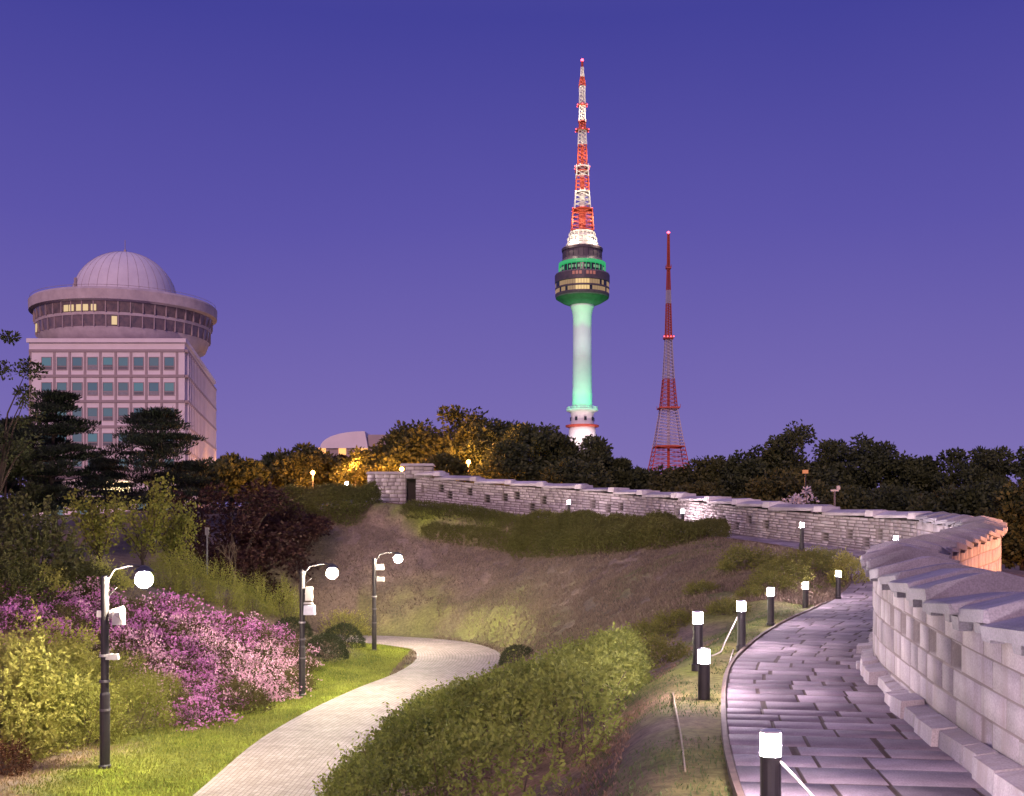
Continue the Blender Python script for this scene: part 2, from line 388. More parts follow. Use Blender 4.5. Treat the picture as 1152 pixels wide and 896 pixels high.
# stone path: bands of irregular flags between its grass edge and the foot of the wall
def pair_wall(i):
    e = El[i]; t = El[min(i + 1, NW - 1)] - El[max(i - 1, 0)]; t = t[:2] / np.linalg.norm(t[:2])
    nrm = np.array([t[1], -t[0]]); d = Wl[:, :2] - e[:2]
    al = np.abs(d @ t) + np.where((d @ nrm) > 0, 0, 50) + np.where(np.hypot(*d.T) > 6.5, 50, 0); k = al.argmin()
    return k
kk = np.maximum.accumulate(np.array([pair_wall(i) for i in range(NW)]))
ker = np.ones(25) / 25; kks = np.convolve(np.pad(kk, 12, mode='edge'), ker, 'valid')
Rl = np.stack([np.interp(kks, np.arange(NW), Wl[:, c]) for c in range(3)], 1)
sarc = np.r_[0, np.cumsum(np.linalg.norm(np.diff((El[:, :2] + Rl[:, :2]) / 2, axis=0), axis=1))]
def path_map(u, t, d):
    i = np.clip(u, 0, sarc[-1])
    e = np.stack([np.interp(i, sarc, El[:, c]) for c in range(3)], -1); r = np.stack([np.interp(i, sarc, Rl[:, c]) for c in range(3)], -1)
    p = e + (r - e) * np.asarray(t)[..., None]; p[..., 2] = e[..., 2] + .012 + d
    return p
lst = []; u = 0.0
while u < sarc[-1] - .5:
    du = random.uniform(.40, .66); t = 0.0; skew = 0
    wd = float(np.linalg.norm(path_map(np.array([u]), np.array([1.]), 0)[0] - path_map(np.array([u]), np.array([0.]), 0)[0]))
    while t < 1 - 1e-6:
        dt = random.uniform(.36, .9) / wd
        if t + dt > 1 - .25 / wd: dt = 1 - t
        lst.append((u, u + du, t, t + dt, random.random() ** 1.3, random.choice([.008, .010, .013, .022]), random.uniform(.003, .008), 0)); t += dt
    u += du
V, Fc, v, j = cells(lst, path_map, .45, 1.5)
M_flag = stonemat('flagstone', (.20, .165, .19), (.36, .30, .335), (.060, .040, .032), 1.3, .82, stain=None, spec=.12)
tag(mesh_obj('stone_path', V, Fc, M_flag, attrs={'v': v, 'j': j}), kind='structure')
# edging between grass and flags
mb = MB(); ed = El[::2]; nrm = np.gradient(ed[:, :2], axis=0); nrm /= np.linalg.norm(nrm, axis=1)[:, None]; nrm = np.c_[-nrm[:, 1], nrm[:, 0]]
Q = []
for i in range(len(ed)):
    for o, z in ((-.0, -.1), (0, .05), (.055, .05), (.055, -.1)):
        Q.append((ed[i, 0] + nrm[i, 0] * o, ed[i, 1] + nrm[i, 1] * o, ed[i, 2] + z))
mb.addv(Q, [[i * 4 + k, i * 4 + (k + 1) % 4, i * 4 + 4 + (k + 1) % 4, i * 4 + 4 + k] for i in range(len(ed) - 1) for k in range(4)])
tag(mb.build('path_kerb', mat('edging', (.16, .11, .085), (.09, .06, .05), 6, .8, .3)), kind='structure')

# lower path: small concrete pavers, real joints drawn by the brick node over path coordinates
n1 = 220; rows = 9
V = []; uv = []
ls = np.r_[0, np.cumsum(np.linalg.norm(np.diff((Li + Lo)[:, :2] / 2, axis=0), axis=1))]
for i in range(n1):
    for k in range(rows):
        t = k / (rows - 1); p = Li[i] * (1 - t) + Lo[i] * t
        V.append((p[0], p[1], -3 + .03 - .02 * (2 * t - 1) ** 2)); uv.append((ls[i], t * 3.0, 0))
idx = np.arange(n1 * rows).reshape(n1, rows)
pf = np.stack([idx[:-1, :-1], idx[:-1, 1:], idx[1:, 1:], idx[1:, :-1]], -1).reshape(-1, 4)
M_pav, n_, s_ = NM('pavers')
a_ = attr(n_, 'uvp', 'Vector'); br = n_.nodes.new('ShaderNodeTexBrick'); n_.links.new(a_, br.inputs['Vector'])
for k_, v_ in (('Scale', 1.0), ('Brick Width', .22), ('Row Height', .11), ('Mortar Size', .009), ('Mortar Smooth', .3), ('Bias', 0.)): br.inputs[k_].default_value = v_
br.inputs['Color1'].default_value = (.34, .285, .28, 1); br.inputs['Color2'].default_value = (.26, .215, .205, 1); br.inputs['Mortar'].default_value = (.14, .11, .09, 1)
c_ = mixc(n_, 1.0, br.outputs[0], ramp2(n_, noise(n_, 1.4, 6), (.72, .7, .7), (1.1, 1.1, 1.1), .3, .7), 'MULTIPLY')
n_.links.new(c_, s_.inputs['Base Color']); s_.inputs['Roughness'].default_value = .75
inv = n_.nodes.new('ShaderNodeInvert'); n_.links.new(br.outputs['Fac'], inv.inputs[1]); bump(n_, s_, inv.outputs[0], .6, .012)
tag(mesh_obj('paved_path', V, pf, M_pav, smooth=True, attrs={'uvp': np.array(uv)}), kind='structure')

# ------------------------------------------------------------------ fortress wall
TH = .9
tan = np.gradient(Wl[:, :2], axis=0); tan /= np.linalg.norm(tan, axis=1)[:, None]; wn = np.c_[tan[:, 1], -tan[:, 0]]   # points away from the path
ws = np.r_[0, np.cumsum(np.linalg.norm(np.diff(Wl[:, :2], axis=0), axis=1))]
zin = zt(Wl[:, 0], Wl[:, 1]) - .08; op = Wl[:, :2] + wn * TH; zou = zt(op[:, 0], op[:, 1]) - .12
ker = np.ones(15) / 15
zin = np.convolve(np.pad(zin, 7, mode='edge'), ker, 'valid'); zou = np.convolve(np.pad(zou, 7, mode='edge'), ker, 'valid')
ztop = Wl[:, 2].copy()
s_far = float(ws[np.argmax(Wl[:, 1] > 42)])
def wpt(s, off):
    return np.stack([np.interp(s, ws, Wl[:, 0]) + np.interp(s, ws, wn[:, 0]) * off, np.interp(s, ws, Wl[:, 1]) + np.interp(s, ws, wn[:, 1]) * off], -1)
def face_in(u, t, d):
    p = wpt(u, -np.asarray(d, float)); zb = np.interp(u, ws, zin); zz = np.interp(u, ws, ztop)
    return np.concatenate([p, (zb + (zz - zb) * t)[..., None]], -1)
def face_out(u, t, d):      # runs the other way round so that it faces outwards
    p = wpt(u, TH + np.asarray(d, float)); zb = np.interp(u, ws, zou); zz = np.interp(u, ws, ztop)
    return np.concatenate([p, (zb + (zz - zb) * t)[..., None]], -1)
def courses(nc, s0, s1, lmin, lmax, slots, pr, ins):
    res = []
    # uneven course heights
    hs = np.array([random.uniform(.85, 1.15) for _ in range(nc)]); hs = np.r_[0, np.cumsum(hs) / hs.sum()]
    for k in range(nc):
        s = s0 + (0 if k % 2 else random.uniform(-.2, 0)) ; s = s0
        first = True
        sl = sorted(x for (x, kk_, wv, dv) in slots if kk_ == k); sd = {x: (wv, dv) for (x, kk_, wv, dv) in slots if kk_ == k}
        stops = []
        cur = s0
        for x in sl:
            stops.append((cur, x - sd[x][0] / 2)); stops.append((x - sd[x][0] / 2, x + sd[x][0] / 2, sd[x][1])); cur = x + sd[x][0] / 2
        stops.append((cur, s1))
        for st in stops:
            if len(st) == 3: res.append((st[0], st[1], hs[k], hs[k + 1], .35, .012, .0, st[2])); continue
            a, b = st
            while a < b - 1e-6:
                l = random.uniform(lmin, lmax)
                if first: l *= random.uniform(.4, 1); first = False
                if a + l > b - lmin * .6: l = b - a
                res.append((a, a + l, hs[k], hs[k + 1], min(1, max(0, random.gauss(.5, .28))), ins * random.uniform(.7, 1.4), pr * random.uniform(.4, 1.4), 0)); a += l
    return res
def sY(px, lo, hi):
    """arc length where the wall foot shows at photo column px"""
    m = (ws >= lo) & (ws <= hi); q = 576 + F * Wl[:, 0] / Wl[:, 1]; i = np.where(m)[0]; return float(ws[i[np.abs(q[i] - px).argmin()]])
# loopholes in the near stretch (seen at these columns) and the far stretch
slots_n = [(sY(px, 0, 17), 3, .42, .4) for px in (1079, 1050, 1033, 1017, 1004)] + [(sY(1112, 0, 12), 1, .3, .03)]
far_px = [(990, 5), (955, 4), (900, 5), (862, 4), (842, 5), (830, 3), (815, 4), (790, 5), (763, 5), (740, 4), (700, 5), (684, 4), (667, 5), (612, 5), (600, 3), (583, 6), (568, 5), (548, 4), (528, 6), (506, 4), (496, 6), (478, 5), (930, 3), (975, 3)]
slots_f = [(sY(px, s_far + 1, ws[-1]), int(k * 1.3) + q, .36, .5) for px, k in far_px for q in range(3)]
M_wall = stonemat('granite block', (.36, .315, .335), (.52, .465, .48), (.215, .175, .17), 1.1, .85, stain=(.30, .25, .245))  # slight purple of the skylight mixed into this stone colour
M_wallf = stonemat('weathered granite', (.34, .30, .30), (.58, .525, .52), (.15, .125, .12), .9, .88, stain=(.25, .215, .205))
fw = thing('fortress_wall', 'long pale stone fortress wall curving beside the flagged path and up the hill', 'wall')
def wall_face(name, m, lst, mp, flip=False):
    V, Fc, v, j = cells(lst, mp)
    if flip: Fc = Fc[:, ::-1]
    return mesh_obj(name, V, Fc, m, fw, attrs={'v': v, 'j': j})
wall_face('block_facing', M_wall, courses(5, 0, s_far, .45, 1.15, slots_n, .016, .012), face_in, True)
wall_face('outer_facing', M_wall, courses(6, 0, s_far, .42, .95, [(s, 3, .2, .4) for s in np.arange(17, s_far - 2, 2.6)], .012, .011), face_out)
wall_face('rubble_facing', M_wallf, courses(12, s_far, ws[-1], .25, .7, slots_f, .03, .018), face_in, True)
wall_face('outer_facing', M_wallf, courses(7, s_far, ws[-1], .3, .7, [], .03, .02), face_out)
# hearting: closes the top under the coping and the ends
uu = np.linspace(0, ws[-1], 260); a = np.c_[wpt(uu, .03), np.interp(uu, ws, ztop) - .01]; b = np.c_[wpt(uu, TH - .03), np.interp(uu, ws, ztop) - .01]
a0 = a.copy(); b0 = b.copy(); a0[:, 2] = np.interp(uu, ws, zin) - .3; b0[:, 2] = np.interp(uu, ws, zou) - .3
n2 = len(uu); V = np.concatenate([a, b]); Fq = np.stack([np.arange(n2 - 1), np.arange(1, n2), np.arange(1, n2) + n2, np.arange(n2 - 1) + n2], -1)
V = np.concatenate([V, [a[0], b[0], b0[0], a0[0], a[-1], b[-1], b0[-1], a0[-1]]]); o2 = 2 * n2
Fq = np.concatenate([Fq, [[o2, o2 + 1, o2 + 2, o2 + 3], [o2 + 4, o2 + 5, o2 + 6, o2 + 7]]])
mesh_obj('wall_core', V, Fq, mat('hearting', (.25, .21, .19), (.18, .15, .13), 4, .9, .4), fw)
# coping: ridged slabs, one after another, each lapping over the next lower one
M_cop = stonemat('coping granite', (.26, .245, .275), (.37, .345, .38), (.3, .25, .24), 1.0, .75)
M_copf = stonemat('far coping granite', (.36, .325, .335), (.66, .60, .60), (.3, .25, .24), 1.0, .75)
def coping(s, ln, z, tilt, seed, wscale=1.0, notch=True):
    r = random.Random(seed); c = wpt(np.array([s]), TH / 2)[0]; tx = np.array([np.interp(s, ws, tan[:, 0]), np.interp(s, ws, tan[:, 1])]); tx /= np.linalg.norm(tx); nx_ = np.array([tx[1], -tx[0]])
    prof = [(-.63, .0), (-.64, .095), (-.60, .12), (-.06, .235), (.06, .235), (.60, .12), (.64, .095), (.63, 0)]
    st = [-.5, -.475, .475, .5]; Vv = []; np_ = len(prof)
    yaw = r.uniform(-.05, .05); wj = r.uniform(.94, 1.06); hj = r.uniform(.85, 1.25)
    for k, q in enumerate(st):
        sc = .965 if k in (0, len(st) - 1) else 1
        for (x, zz) in prof:
            x2 = x * wscale * sc * wj + r.uniform(-.022, .022) + yaw * q * ln; z2 = ((zz - .12) * sc + .12) * hj + r.uniform(-.012, .012)
            p = c + tx * (q * ln) + nx_ * x2; Vv.append((p[0], p[1], z + z2 + tilt * q * ln))
    Fv = [[k * np_ + i, k * np_ + (i + 1) % np_, (k + 1) * np_ + (i + 1) % np_, (k + 1) * np_ + i] for k in range(len(st) - 1) for i in range(np_)]
    Fv += [list(range(np_))[::-1], list(range((len(st) - 1) * np_, len(st) * np_))]
    b = len(Vv)
    if notch:       # rough corbel under each lip at the lower end
        for sd_ in (-1, 1):
            for q, (l_, h_, w_) in ((-.36, (.30, .13, .14)), (.02, (.22, .09, .10))):
                m = MB(); m.box((0, 0, 0), (l_, w_, h_), 0, .82)
                for i, (x, y, zz) in enumerate(m.v):
                    p = c + tx * (q * ln + x * 1.0) + nx_ * (sd_ * (.45 + w_ / 2 + .012) + y); Vv.append((p[0], p[1], z - h_ / 2 - .004 - zz))
                Fv += [[i + b for i in f] for f in m.f]; b = len(Vv)
    tone = [r.random()] * len(Vv)
    if not notch:    # paler squared block at the lower end of each far slab
        m = MB(); m.box((0, 0, 0), (.42, 1.38, .24), 0, .95); c2 = wpt(np.array([s - ln * .44]), TH / 2)[0]
        for (x, y, zz) in m.v:
            p = c2 + tx * x + nx_ * y; Vv.append((p[0], p[1], z + .08 - tilt * ln * .44 + zz)); tone.append(1.0)
        Fv += [[i + b for i in f] for f in m.f]
    n = len(Vv)
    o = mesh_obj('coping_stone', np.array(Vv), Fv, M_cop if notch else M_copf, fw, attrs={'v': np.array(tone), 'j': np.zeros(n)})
    return o
s = .4; i = 0
while s < ws[-1] - .3:
    ln = random.uniform(.95, 1.35) if s < s_far else random.uniform(2.0, 2.9)
    mid = s + ln / 2; zt_ = float(np.interp(mid, ws, ztop)); sl = float((np.interp(s + ln, ws, ztop) - np.interp(s, ws, ztop)) / ln)
    if s < s_far: tilt = sl - random.uniform(.06, .11); zc = zt_ + .06 + random.uniform(-.015, .02)
    else: tilt = sl * .30; zc = zt_ + .055
    coping(min(mid, ws[-1] - .3), ln * 1.09 if s < s_far else ln * 1.03, zc, tilt, 100 + i, 1.0 if s < s_far else .95, s < s_far)
    s += ln; i += 1
# footing stones along the foot of the near stretch
lst = []; s = 3.0
mb = MB(); vt = []
while s < 24:
    l = random.uniform(.45, .95); h = random.uniform(.13, .27); d = random.uniform(.16, .32)
    a = wpt(np.array([s + .015]), 0)[0]; b = wpt(np.array([s + l - .015]), 0)[0]; t = (b - a) / np.linalg.norm(b - a); nn = np.array([t[1], -t[0]])
    z0 = float(np.interp(s, ws, zin)) ; zz = z0 + .1 + h; k0 = len(mb.v); j1 = random.uniform(-.03, .03)
    pts = []
    for q, dd, z in ((a, .02, z0), (a, d, z0), (a, d - .02, zz - .03), (a, .02, zz), (b, .02, z0), (b, d + j1, z0), (b, d + j1 - .02, zz - .045), (b, .02, zz - .01)):
        p = q - nn * dd; pts.append((p[0], p[1], z))
    mb.addv(pts, [[0, 1, 2, 3], [7, 6, 5, 4], [1, 5, 6, 2], [2, 6, 7, 3]]); vt += [random.random()] * 8; s += l
mesh_obj('footing_course', np.array(mb.v), mb.f, M_wall, fw, attrs={'v': np.array(vt), 'j': np.zeros(len(vt))})
# gate at the upper end: pier, lintel, dark opening and a short wing
gp = Wl[-1]; gz = z1(gp[0], gp[1])
gt = thing('stone_gate', 'low stone gate with a dark doorway where the wall reaches the hilltop', 'gate', (gp[0], gp[1], gz))
def blockbox(name, c, d, m, par, nu, nv):
    """box faced with stone blocks on its four sides and a flat top"""
    Vs = []; Fs = []; vs = []; js = []; b = 0
    hx, hy = d[0] / 2, d[1] / 2; cor = [(-hx, -hy), (hx, -hy), (hx, hy), (-hx, hy)]
    for k in range(4):
        A = np.array(cor[k]); B = np.array(cor[(k + 1) % 4]); T = (B - A) / np.linalg.norm(B - A); N = np.array([T[1], -T[0]])
        def mp(u, t, dd):
            p = A[None] + np.outer(np.asarray(u), B - A) + np.asarray(dd).reshape(-1, 1) * N[None] if np.ndim(dd) else A[None] + np.outer(np.asarray(u), B - A) + dd * N[None]
            return np.c_[p[:, 0] + c[0], p[:, 1] + c[1], c[2] - d[2] / 2 + np.asarray(t) * d[2]]
        lst = []
        for r in range(nv):
            x = 0.; off = random.uniform(.4, 1)
            while x < 1 - 1e-6:
                l = random.uniform(.7, 1.3) / nu * off; off = 1
                if x + l > 1 - .4 / nu: l = 1 - x
                lst.append((x, x + l, r / nv, (r + 1) / nv, random.random(), .02, random.uniform(.01, .03), 0)); x += l
        V_, F_, v_, j_ = cells(lst, mp); Vs.append(V_); Fs.append(F_ + b); vs.append(v_); js.append(j_); b += len(V_)
    z = c[2] + d[2] / 2; Vs.append(np.array([(c[0] + x, c[1] + y, z) for x, y in cor])); Fs.append(np.array([[b, b + 1, b + 2, b + 3]])); vs.append(np.full(4, .6)); js.append(np.zeros(4))
    return mesh_obj(name, np.concatenate(Vs), np.concatenate(Fs), m, par, attrs={'v': np.concatenate(vs), 'j': np.concatenate(js)})
blockbox('pier', (.75, .3, 1.15), (.55, .9, 2.3), M_wallf, gt, 1, 9)
blockbox('wing_wall', (-1.75, .5, .9), (2.3, .8, 1.9), M_wallf, gt, 5, 8)
blockbox('lintel', (-.05, .3, 1.95), (1.1, .9, .75), M_wallf, gt, 2, 3)
MB().box((-.05, .55, .75), (1.06, .1, 1.65)).build('door', mat('dark timber', (.03, .022, .02), (.02, .015, .015), 8, .8, .3), gt)
for cx_, wv in ((.0, 1.9),):
    o = MB(); o.box((.1, .3, 2.4), (2.1, 1.15, .14), 0, .9); o.build('coping_slab', mat('gate slab', (.40, .36, .36), (.33, .29, .29), 4, .8, .3), gt)
o = MB(); o.box((-1.8, .5, 1.93), (2.4, 1.0, .13), 0, .92); o.build('coping_slab', bpy.data.materials['gate slab'], gt)
# ------------------------------------------------------------------ exhibition building with ring deck and dome
BX0, BX1, BY = -65.2, -44.2, 150.0
ROOF = 28.2
bd = thing('domed_building', 'tall pale building with rows of square windows, a round deck and a white dome', 'building', (BX0, BY, 0))
D2 = (-7.2, 41.7)                                        # direction and depth of its side
M_bw = mat('pale panel', (.80, .70, .71), (.71, .62, .63), .6, .7, .1)
M_bt = mat('panel joint', (.40, .31, .31), (.34, .27, .27), 1, .8)
M_bconc = mat('deck concrete', (.56, .47, .47), (.40, .33, .34), .8, .8, .2)
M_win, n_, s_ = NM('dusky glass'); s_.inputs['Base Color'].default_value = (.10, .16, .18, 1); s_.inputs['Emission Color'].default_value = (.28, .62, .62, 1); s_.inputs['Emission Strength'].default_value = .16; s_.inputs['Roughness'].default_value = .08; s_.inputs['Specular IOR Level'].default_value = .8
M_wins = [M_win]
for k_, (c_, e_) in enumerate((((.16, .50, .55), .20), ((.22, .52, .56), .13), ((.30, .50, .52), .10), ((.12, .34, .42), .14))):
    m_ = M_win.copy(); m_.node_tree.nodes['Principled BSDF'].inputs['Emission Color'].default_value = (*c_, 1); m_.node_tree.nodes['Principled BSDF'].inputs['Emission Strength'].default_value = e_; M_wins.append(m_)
M_sash = [mat('sash shade', (.10, .10, .12), (.06, .06, .08), 3, .4), mat('sash blind', (.30, .30, .33), (.2, .2, .22), 3, .6), mat('sash shade grey', (.16, .15, .18), (.10, .10, .12), 3, .5)]
M_litw = emat('lit window', (1, .72, .36), .75)
def quadbox(mb, A, B, z0, z1, out, back=.0):
    """upright slab between plan points A and B, standing out by `out` on the right of A->B and going `back` behind"""
    A = np.array(A, float); B = np.array(B, float); t = (B - A) / np.linalg.norm(B - A); n = np.array([t[1], -t[0]])
    P4 = [A - n * back, B - n * back, B + n * out, A + n * out]
    mb.addv([(p[0], p[1], z) for z in (z0, z1) for p in P4], [[0, 1, 2, 3], [7, 6, 5, 4], [3, 2, 6, 7], [1, 0, 4, 5], [2, 1, 5, 6], [0, 3, 7, 4]])
A0 = np.array([0., 0.]); A1 = np.array([BX1 - BX0, 0.]); A2 = A1 + np.array(D2); A3 = A0 + np.array(D2)
mb = MB()
mb.addv([(p[0], p[1], z) for z in (-3, ROOF) for p in (A0, A1, A2, A3)], [[4, 5, 6, 7], [0, 1, 5, 4], [1, 2, 6, 5], [2, 3, 7, 6], [3, 0, 4, 7]])
quadbox(mb, A0 + (-.25, -0), A1 + (.25, 0), ROOF - .4, ROOF + .15, .3, .0); quadbox(mb, A1, A2, ROOF - .4, ROOF + .15, .3, 0)
body = mb.build('wall', M_bw, bd)
FL = [25.0 - 3.42 * k for k in range(8)]                 # centre height of each storey's windows
mb = MB()
for k in range(9):                                       # horizontal and vertical bands
    z = 26.75 - 3.42 * k; quadbox(mb, A0, A1, z - .2, z + .16, .14); quadbox(mb, A1, A2, z - .2, z + .16, .45)
for k in range(10):
    x = 1.35 + (k) * 2.07; quadbox(mb, (x - .16 if k else .01, 0), (x + .16 if k else .3, 0), -2, ROOF - 1.3, .09)
u2 = np.array(D2) / np.linalg.norm(D2)
for k in range(21):
    pass
mb.build('facade_grid', M_bt, bd)
mb = MB()
for k in range(21):
    p = A1 + u2 * (1.2 + k * 2.0)
    for z in [26.75 - 3.42 * q for q in range(8)]: quadbox(mb, p - u2 * .42, p + u2 * .42, z - 3.22, z - .2, .42)
tag(mb.build('facade_fins', M_bw, bd), kind='stuff')
wn_ = 0
for fz in FL:
    for k in range(9):
        x = 2.38 + k * 2.07
        f = MB()
        quadbox(f, (x - .72, 0), (x + .72, 0), fz - .9, fz - .8, .08); quadbox(f, (x - .72, 0), (x + .72, 0), fz + .8, fz + .9, .08)
        quadbox(f, (x - .72, 0), (x - .62, 0), fz - .8, fz + .8, .08); quadbox(f, (x + .62, 0), (x + .72, 0), fz - .8, fz + .8, .08)
        quadbox(f, (x - .62, 0), (x + .62, 0), fz - .42, fz - .34, .07)
        fo = f.build('window', M_bt, bd)
        g = MB(); quadbox(g, (x - .62, 0), (x + .62, 0), fz - .8, fz + .8, .03, -.005)
        g.build('pane', random.choice(M_wins), fo)
        g = MB(); quadbox(g, (x - .6, 0), (x + .6, 0), fz - .8, fz - .8 + random.choice([.45, .5, .5, .62]), .055, -.032); g.build('lower_sash', random.choice(M_sash), fo)
    g = MB(); pa = A1 + u2 * 1.2; quadbox(g, pa, pa + u2 * 39.6, fz - 1.1, fz + 1.1, .05, -.005); g.build('side_window_band', bpy.data.materials.get('pale glass') or mat('pale glass', (.42, .32, .33), (.22, .17, .19), .9, .3), bd)
# ring deck (lathe) and dome
RC = (-59.2 - BX0, 170 - BY, 0)
M_dome = mat('dome skin', (.66, .60, .64), (.57, .51, .56), .5, .6, .1)
prof = [(7.8, 27.6), (8.2, 28.8), (10.4, 29.6), (11.9, 30.1), (12.25, 31.0), (12.45, 31.5)]
MB().lathe(prof, 72, RC, cap=False).build('deck_underside', M_bconc, bd, smooth=True)
M_dg = mat('deck glass', (.24, .17, .17), (.10, .09, .11), 1.2, .15)
MB().lathe([(12.45, 31.5), (12.62, 33.1)], 72, RC, cap=False).build('lower_window_band', M_dg, bd)
MB().lathe([(12.45, 33.1), (12.7, 33.1), (12.75, 33.5), (12.55, 33.5)], 72, RC, cap=False).build('sill_band', M_bconc, bd)
MB().lathe([(12.66, 33.5), (12.95, 35.0)], 72, RC, cap=False).build('upper_window_band', M_dg, bd)
MB().lathe([(12.9, 35.0), (13.6, 35.2), (13.65, 36.6), (13.3, 36.95), (12.9, 36.8), (8, 36.8)], 72, RC, cap=False).build('deck_rim', M_bconc, bd)
for k in range(48):
    a = 2 * math.pi * k / 48
    for r, z0, z1_ in ((12.56, 31.5, 33.1), (12.86, 33.5, 35.1)):
        MB().box((RC[0] + r * math.cos(a), RC[1] + r * math.sin(a), (z0 + z1_) / 2), (.22, .16, z1_ - z0), a).build('mullion', M_bt, bd)
for k in (-1.9, -1.83, -1.74, -1.66, -1.57, -2.6, -1.35):
    a = k; r = 12.80; mb = MB()
    t = np.array([-math.sin(a), math.cos(a)]); c = np.array([RC[0] + r * math.cos(a), RC[1] + r * math.sin(a)])
    z0, z1_ = ((33.6, 34.5) if k > -2.5 and k < -1.4 else (31.7, 32.9))
    if z0 < 33: c = c * 1.0 - np.array([math.cos(a), math.sin(a)]) * .22
    quadbox(mb, c - t * .36, c + t * .36, z0, z1_, .1); mb.build('lit_pane', M_litw, bd)
MB().tube([(RC[0] + 13.4 * math.cos(a), RC[1] + 13.4 * math.sin(a), 37.2) for a in np.linspace(0, 2 * math.pi, 73)], .03, 4).build('railing', M_bt, bd)
pr = [(7.75 * math.cos(a), 37.2 + 7.75 * math.sin(a)) for a in np.linspace(-.05, math.pi / 2 - .01, 18)]
dm = MB().lathe(pr, 64, RC, cap=False).build('dome', M_dome, bd, smooth=True)
mb = MB()
for k in range(32):
    a0 = 2 * math.pi * k / 32; mb.tube([(RC[0] + 7.77 * math.cos(t) * math.cos(a0), RC[1] + 7.77 * math.cos(t) * math.sin(a0), 37.2 + 7.77 * math.sin(t)) for t in np.linspace(0, 1.5, 12)], .025, 4)
mb.build('seam', M_bt, dm)
mb = MB(); mb.tube([(RC[0], RC[1], 44.8), (RC[0], RC[1], 46.9)], .05); mb.box((RC[0], RC[1], 45.2), (.3, .3, .5)); mb.tube([(RC[0] - 2.5, RC[1] - 12.9, 36.9), (RC[0] - 2.5, RC[1] - 12.9, 38.2)], .22); mb.build('mast', M_bt, bd)

# ------------------------------------------------------------------ observation tower
TX, TY = (655 - 576) * 686 / F, 686.0; S = 686 / F
def ty(py): return CH + (HZ - py) * S                    # photograph row -> height on the tower axis
tw = thing('observation_tower', 'tall slender observation tower lit green with a round pod and red and white mast', 'tower', (TX, TY, 0))
M_shaft = mat('tower concrete', (.78, .78, .78), (.68, .69, .70), .12, .7)
M_pod = mat('pod cladding', (.13, .10, .115), (.08, .065, .08), .4, .5)
M_podg = mat('pod glass', (.035, .04, .04), (.015, .02, .02), .3, .15, spec=.7)
M_white = mat('mast white paint', (.78, .76, .72), (.66, .64, .60), 1, .5)
M_red = mat('mast red paint', (.46, .085, .05), (.38, .065, .04), 1, .5)
M_green = emat('green light ring', (.05, .85, .25), .42, (.05, .2, .1))
M_beacon = emat('red beacon', (1, .06, .10), 9)
MB().lathe([(8.7, ty(500) - 34), (8.7, ty(494)), (8.2, ty(484)), (7.3, ty(478)), (7.0, ty(468)), (7.4, ty(464.5)), (9.8, ty(462.6)), (9.8, ty(461.2)), (6.2, ty(461))], 40).build('base_building', M_shaft, tw, smooth=False)
MB().lathe([(7.5, ty(481.5)), (10.3, ty(480.6)), (10.3, ty(478.8)), (7.4, ty(478.2))], 32).build('base_ring', M_red, tw)
mb = MB()
for a in np.linspace(0, 2 * math.pi, 9)[:-1] + .2: mb.box((7.35 * math.cos(a), 7.35 * math.sin(a), ty(472)), (.6, 1.5, 2.2), a)
mb.build('base_window', M_podg, tw)
MB().lathe([(6.15, ty(461)), (5.95, ty(440)), (5.7, ty(390)), (5.75, ty(356)), (6.4, ty(350)), (7.2, ty(346.5)), (7.6, ty(344))], 48).build('shaft', M_shaft, tw, smooth=True)
mb = MB()
for a in np.linspace(0, 2 * math.pi, 25)[:-1]:
    mb.tube([(9.5 * math.cos(a), 9.5 * math.sin(a), ty(461)), (9.5 * math.cos(a), 9.5 * math.sin(a), ty(458.6))], .12, 4)
for z in (459.9, 458.7): mb.tube([(9.5 * math.cos(a), 9.5 * math.sin(a), ty(z)) for a in np.linspace(0, 2 * math.pi, 41)], .14, 4)
for a in (3.4, 5.9, 4.4, 5.1, .4): mb.box((8.6 * math.cos(a), 8.6 * math.sin(a), ty(459.7)), (1.0, 1.2, 1.3), a)
mb.build('platform_railing', M_shaft, tw)
MB().lathe([(7.6, ty(344.2)), (12.0, ty(341)), (16.3, ty(336.2)), (16.5, ty(335))], 48, cap=False).build('pod_underside', mat('pod soffit', (.17, .19, .17), (.11, .13, .11), .3, .7), tw)
MB().lathe([(16.5, ty(335)), (16.7, ty(333.5)), (16.7, ty(331.8)), (16.45, ty(331.7)), (16.45, ty(327.2)), (16.75, ty(327)), (16.75, ty(325.2)), (16.5, ty(325.1)), (16.5, ty(320)), (16.9, ty(319.6)), (16.95, ty(316)), (16.95, ty(311)), (16.5, ty(309.5)), (14.4, ty(308.6))], 48, cap=False).build('pod_body', M_pod, tw)
def podband(name, r, y0, y1, n, m, lit=None, gap=.12):
    mb = MB()
    for k in range(n):
        a = 2 * math.pi * (k + .5) / n
        if lit is not None and not lit(a, k): continue
        wd = 2 * math.pi * r / n * (1 - gap); mb.box((r * math.cos(a), r * math.sin(a), (ty(y0) + ty(y1)) / 2), (.3, wd, ty(y0) - ty(y1) if y0 < y1 else ty(y1) - ty(y0)), a)
    if mb.v: return mb.build(name, m, tw)
h = lambda k, q: (math.sin(k * 12.9898 + q * 78.233) * 43758.5453) % 1
M_yel = emat('warm pod window', (1, .68, .27), .85); M_yel2 = emat('dim pod window', (.95, .60, .28), .34); M_rose = emat('rose pod sign light', (1, .30, .22), .38)
front = lambda a: math.sin(a)
def band(a, lo, hi): 
    q = (math.degrees(a) - 270 + 180) % 360 - 180; return lo <= q <= hi
podband('lower_window_band', 16.42, 331.7, 327.3, 60, M_podg, lambda a, k: not (band(a, -20, 12) or h(k, 1) > .25))
podband('lit_window', 16.42, 331.7, 327.3, 60, M_yel, lambda a, k: band(a, -20, 12))
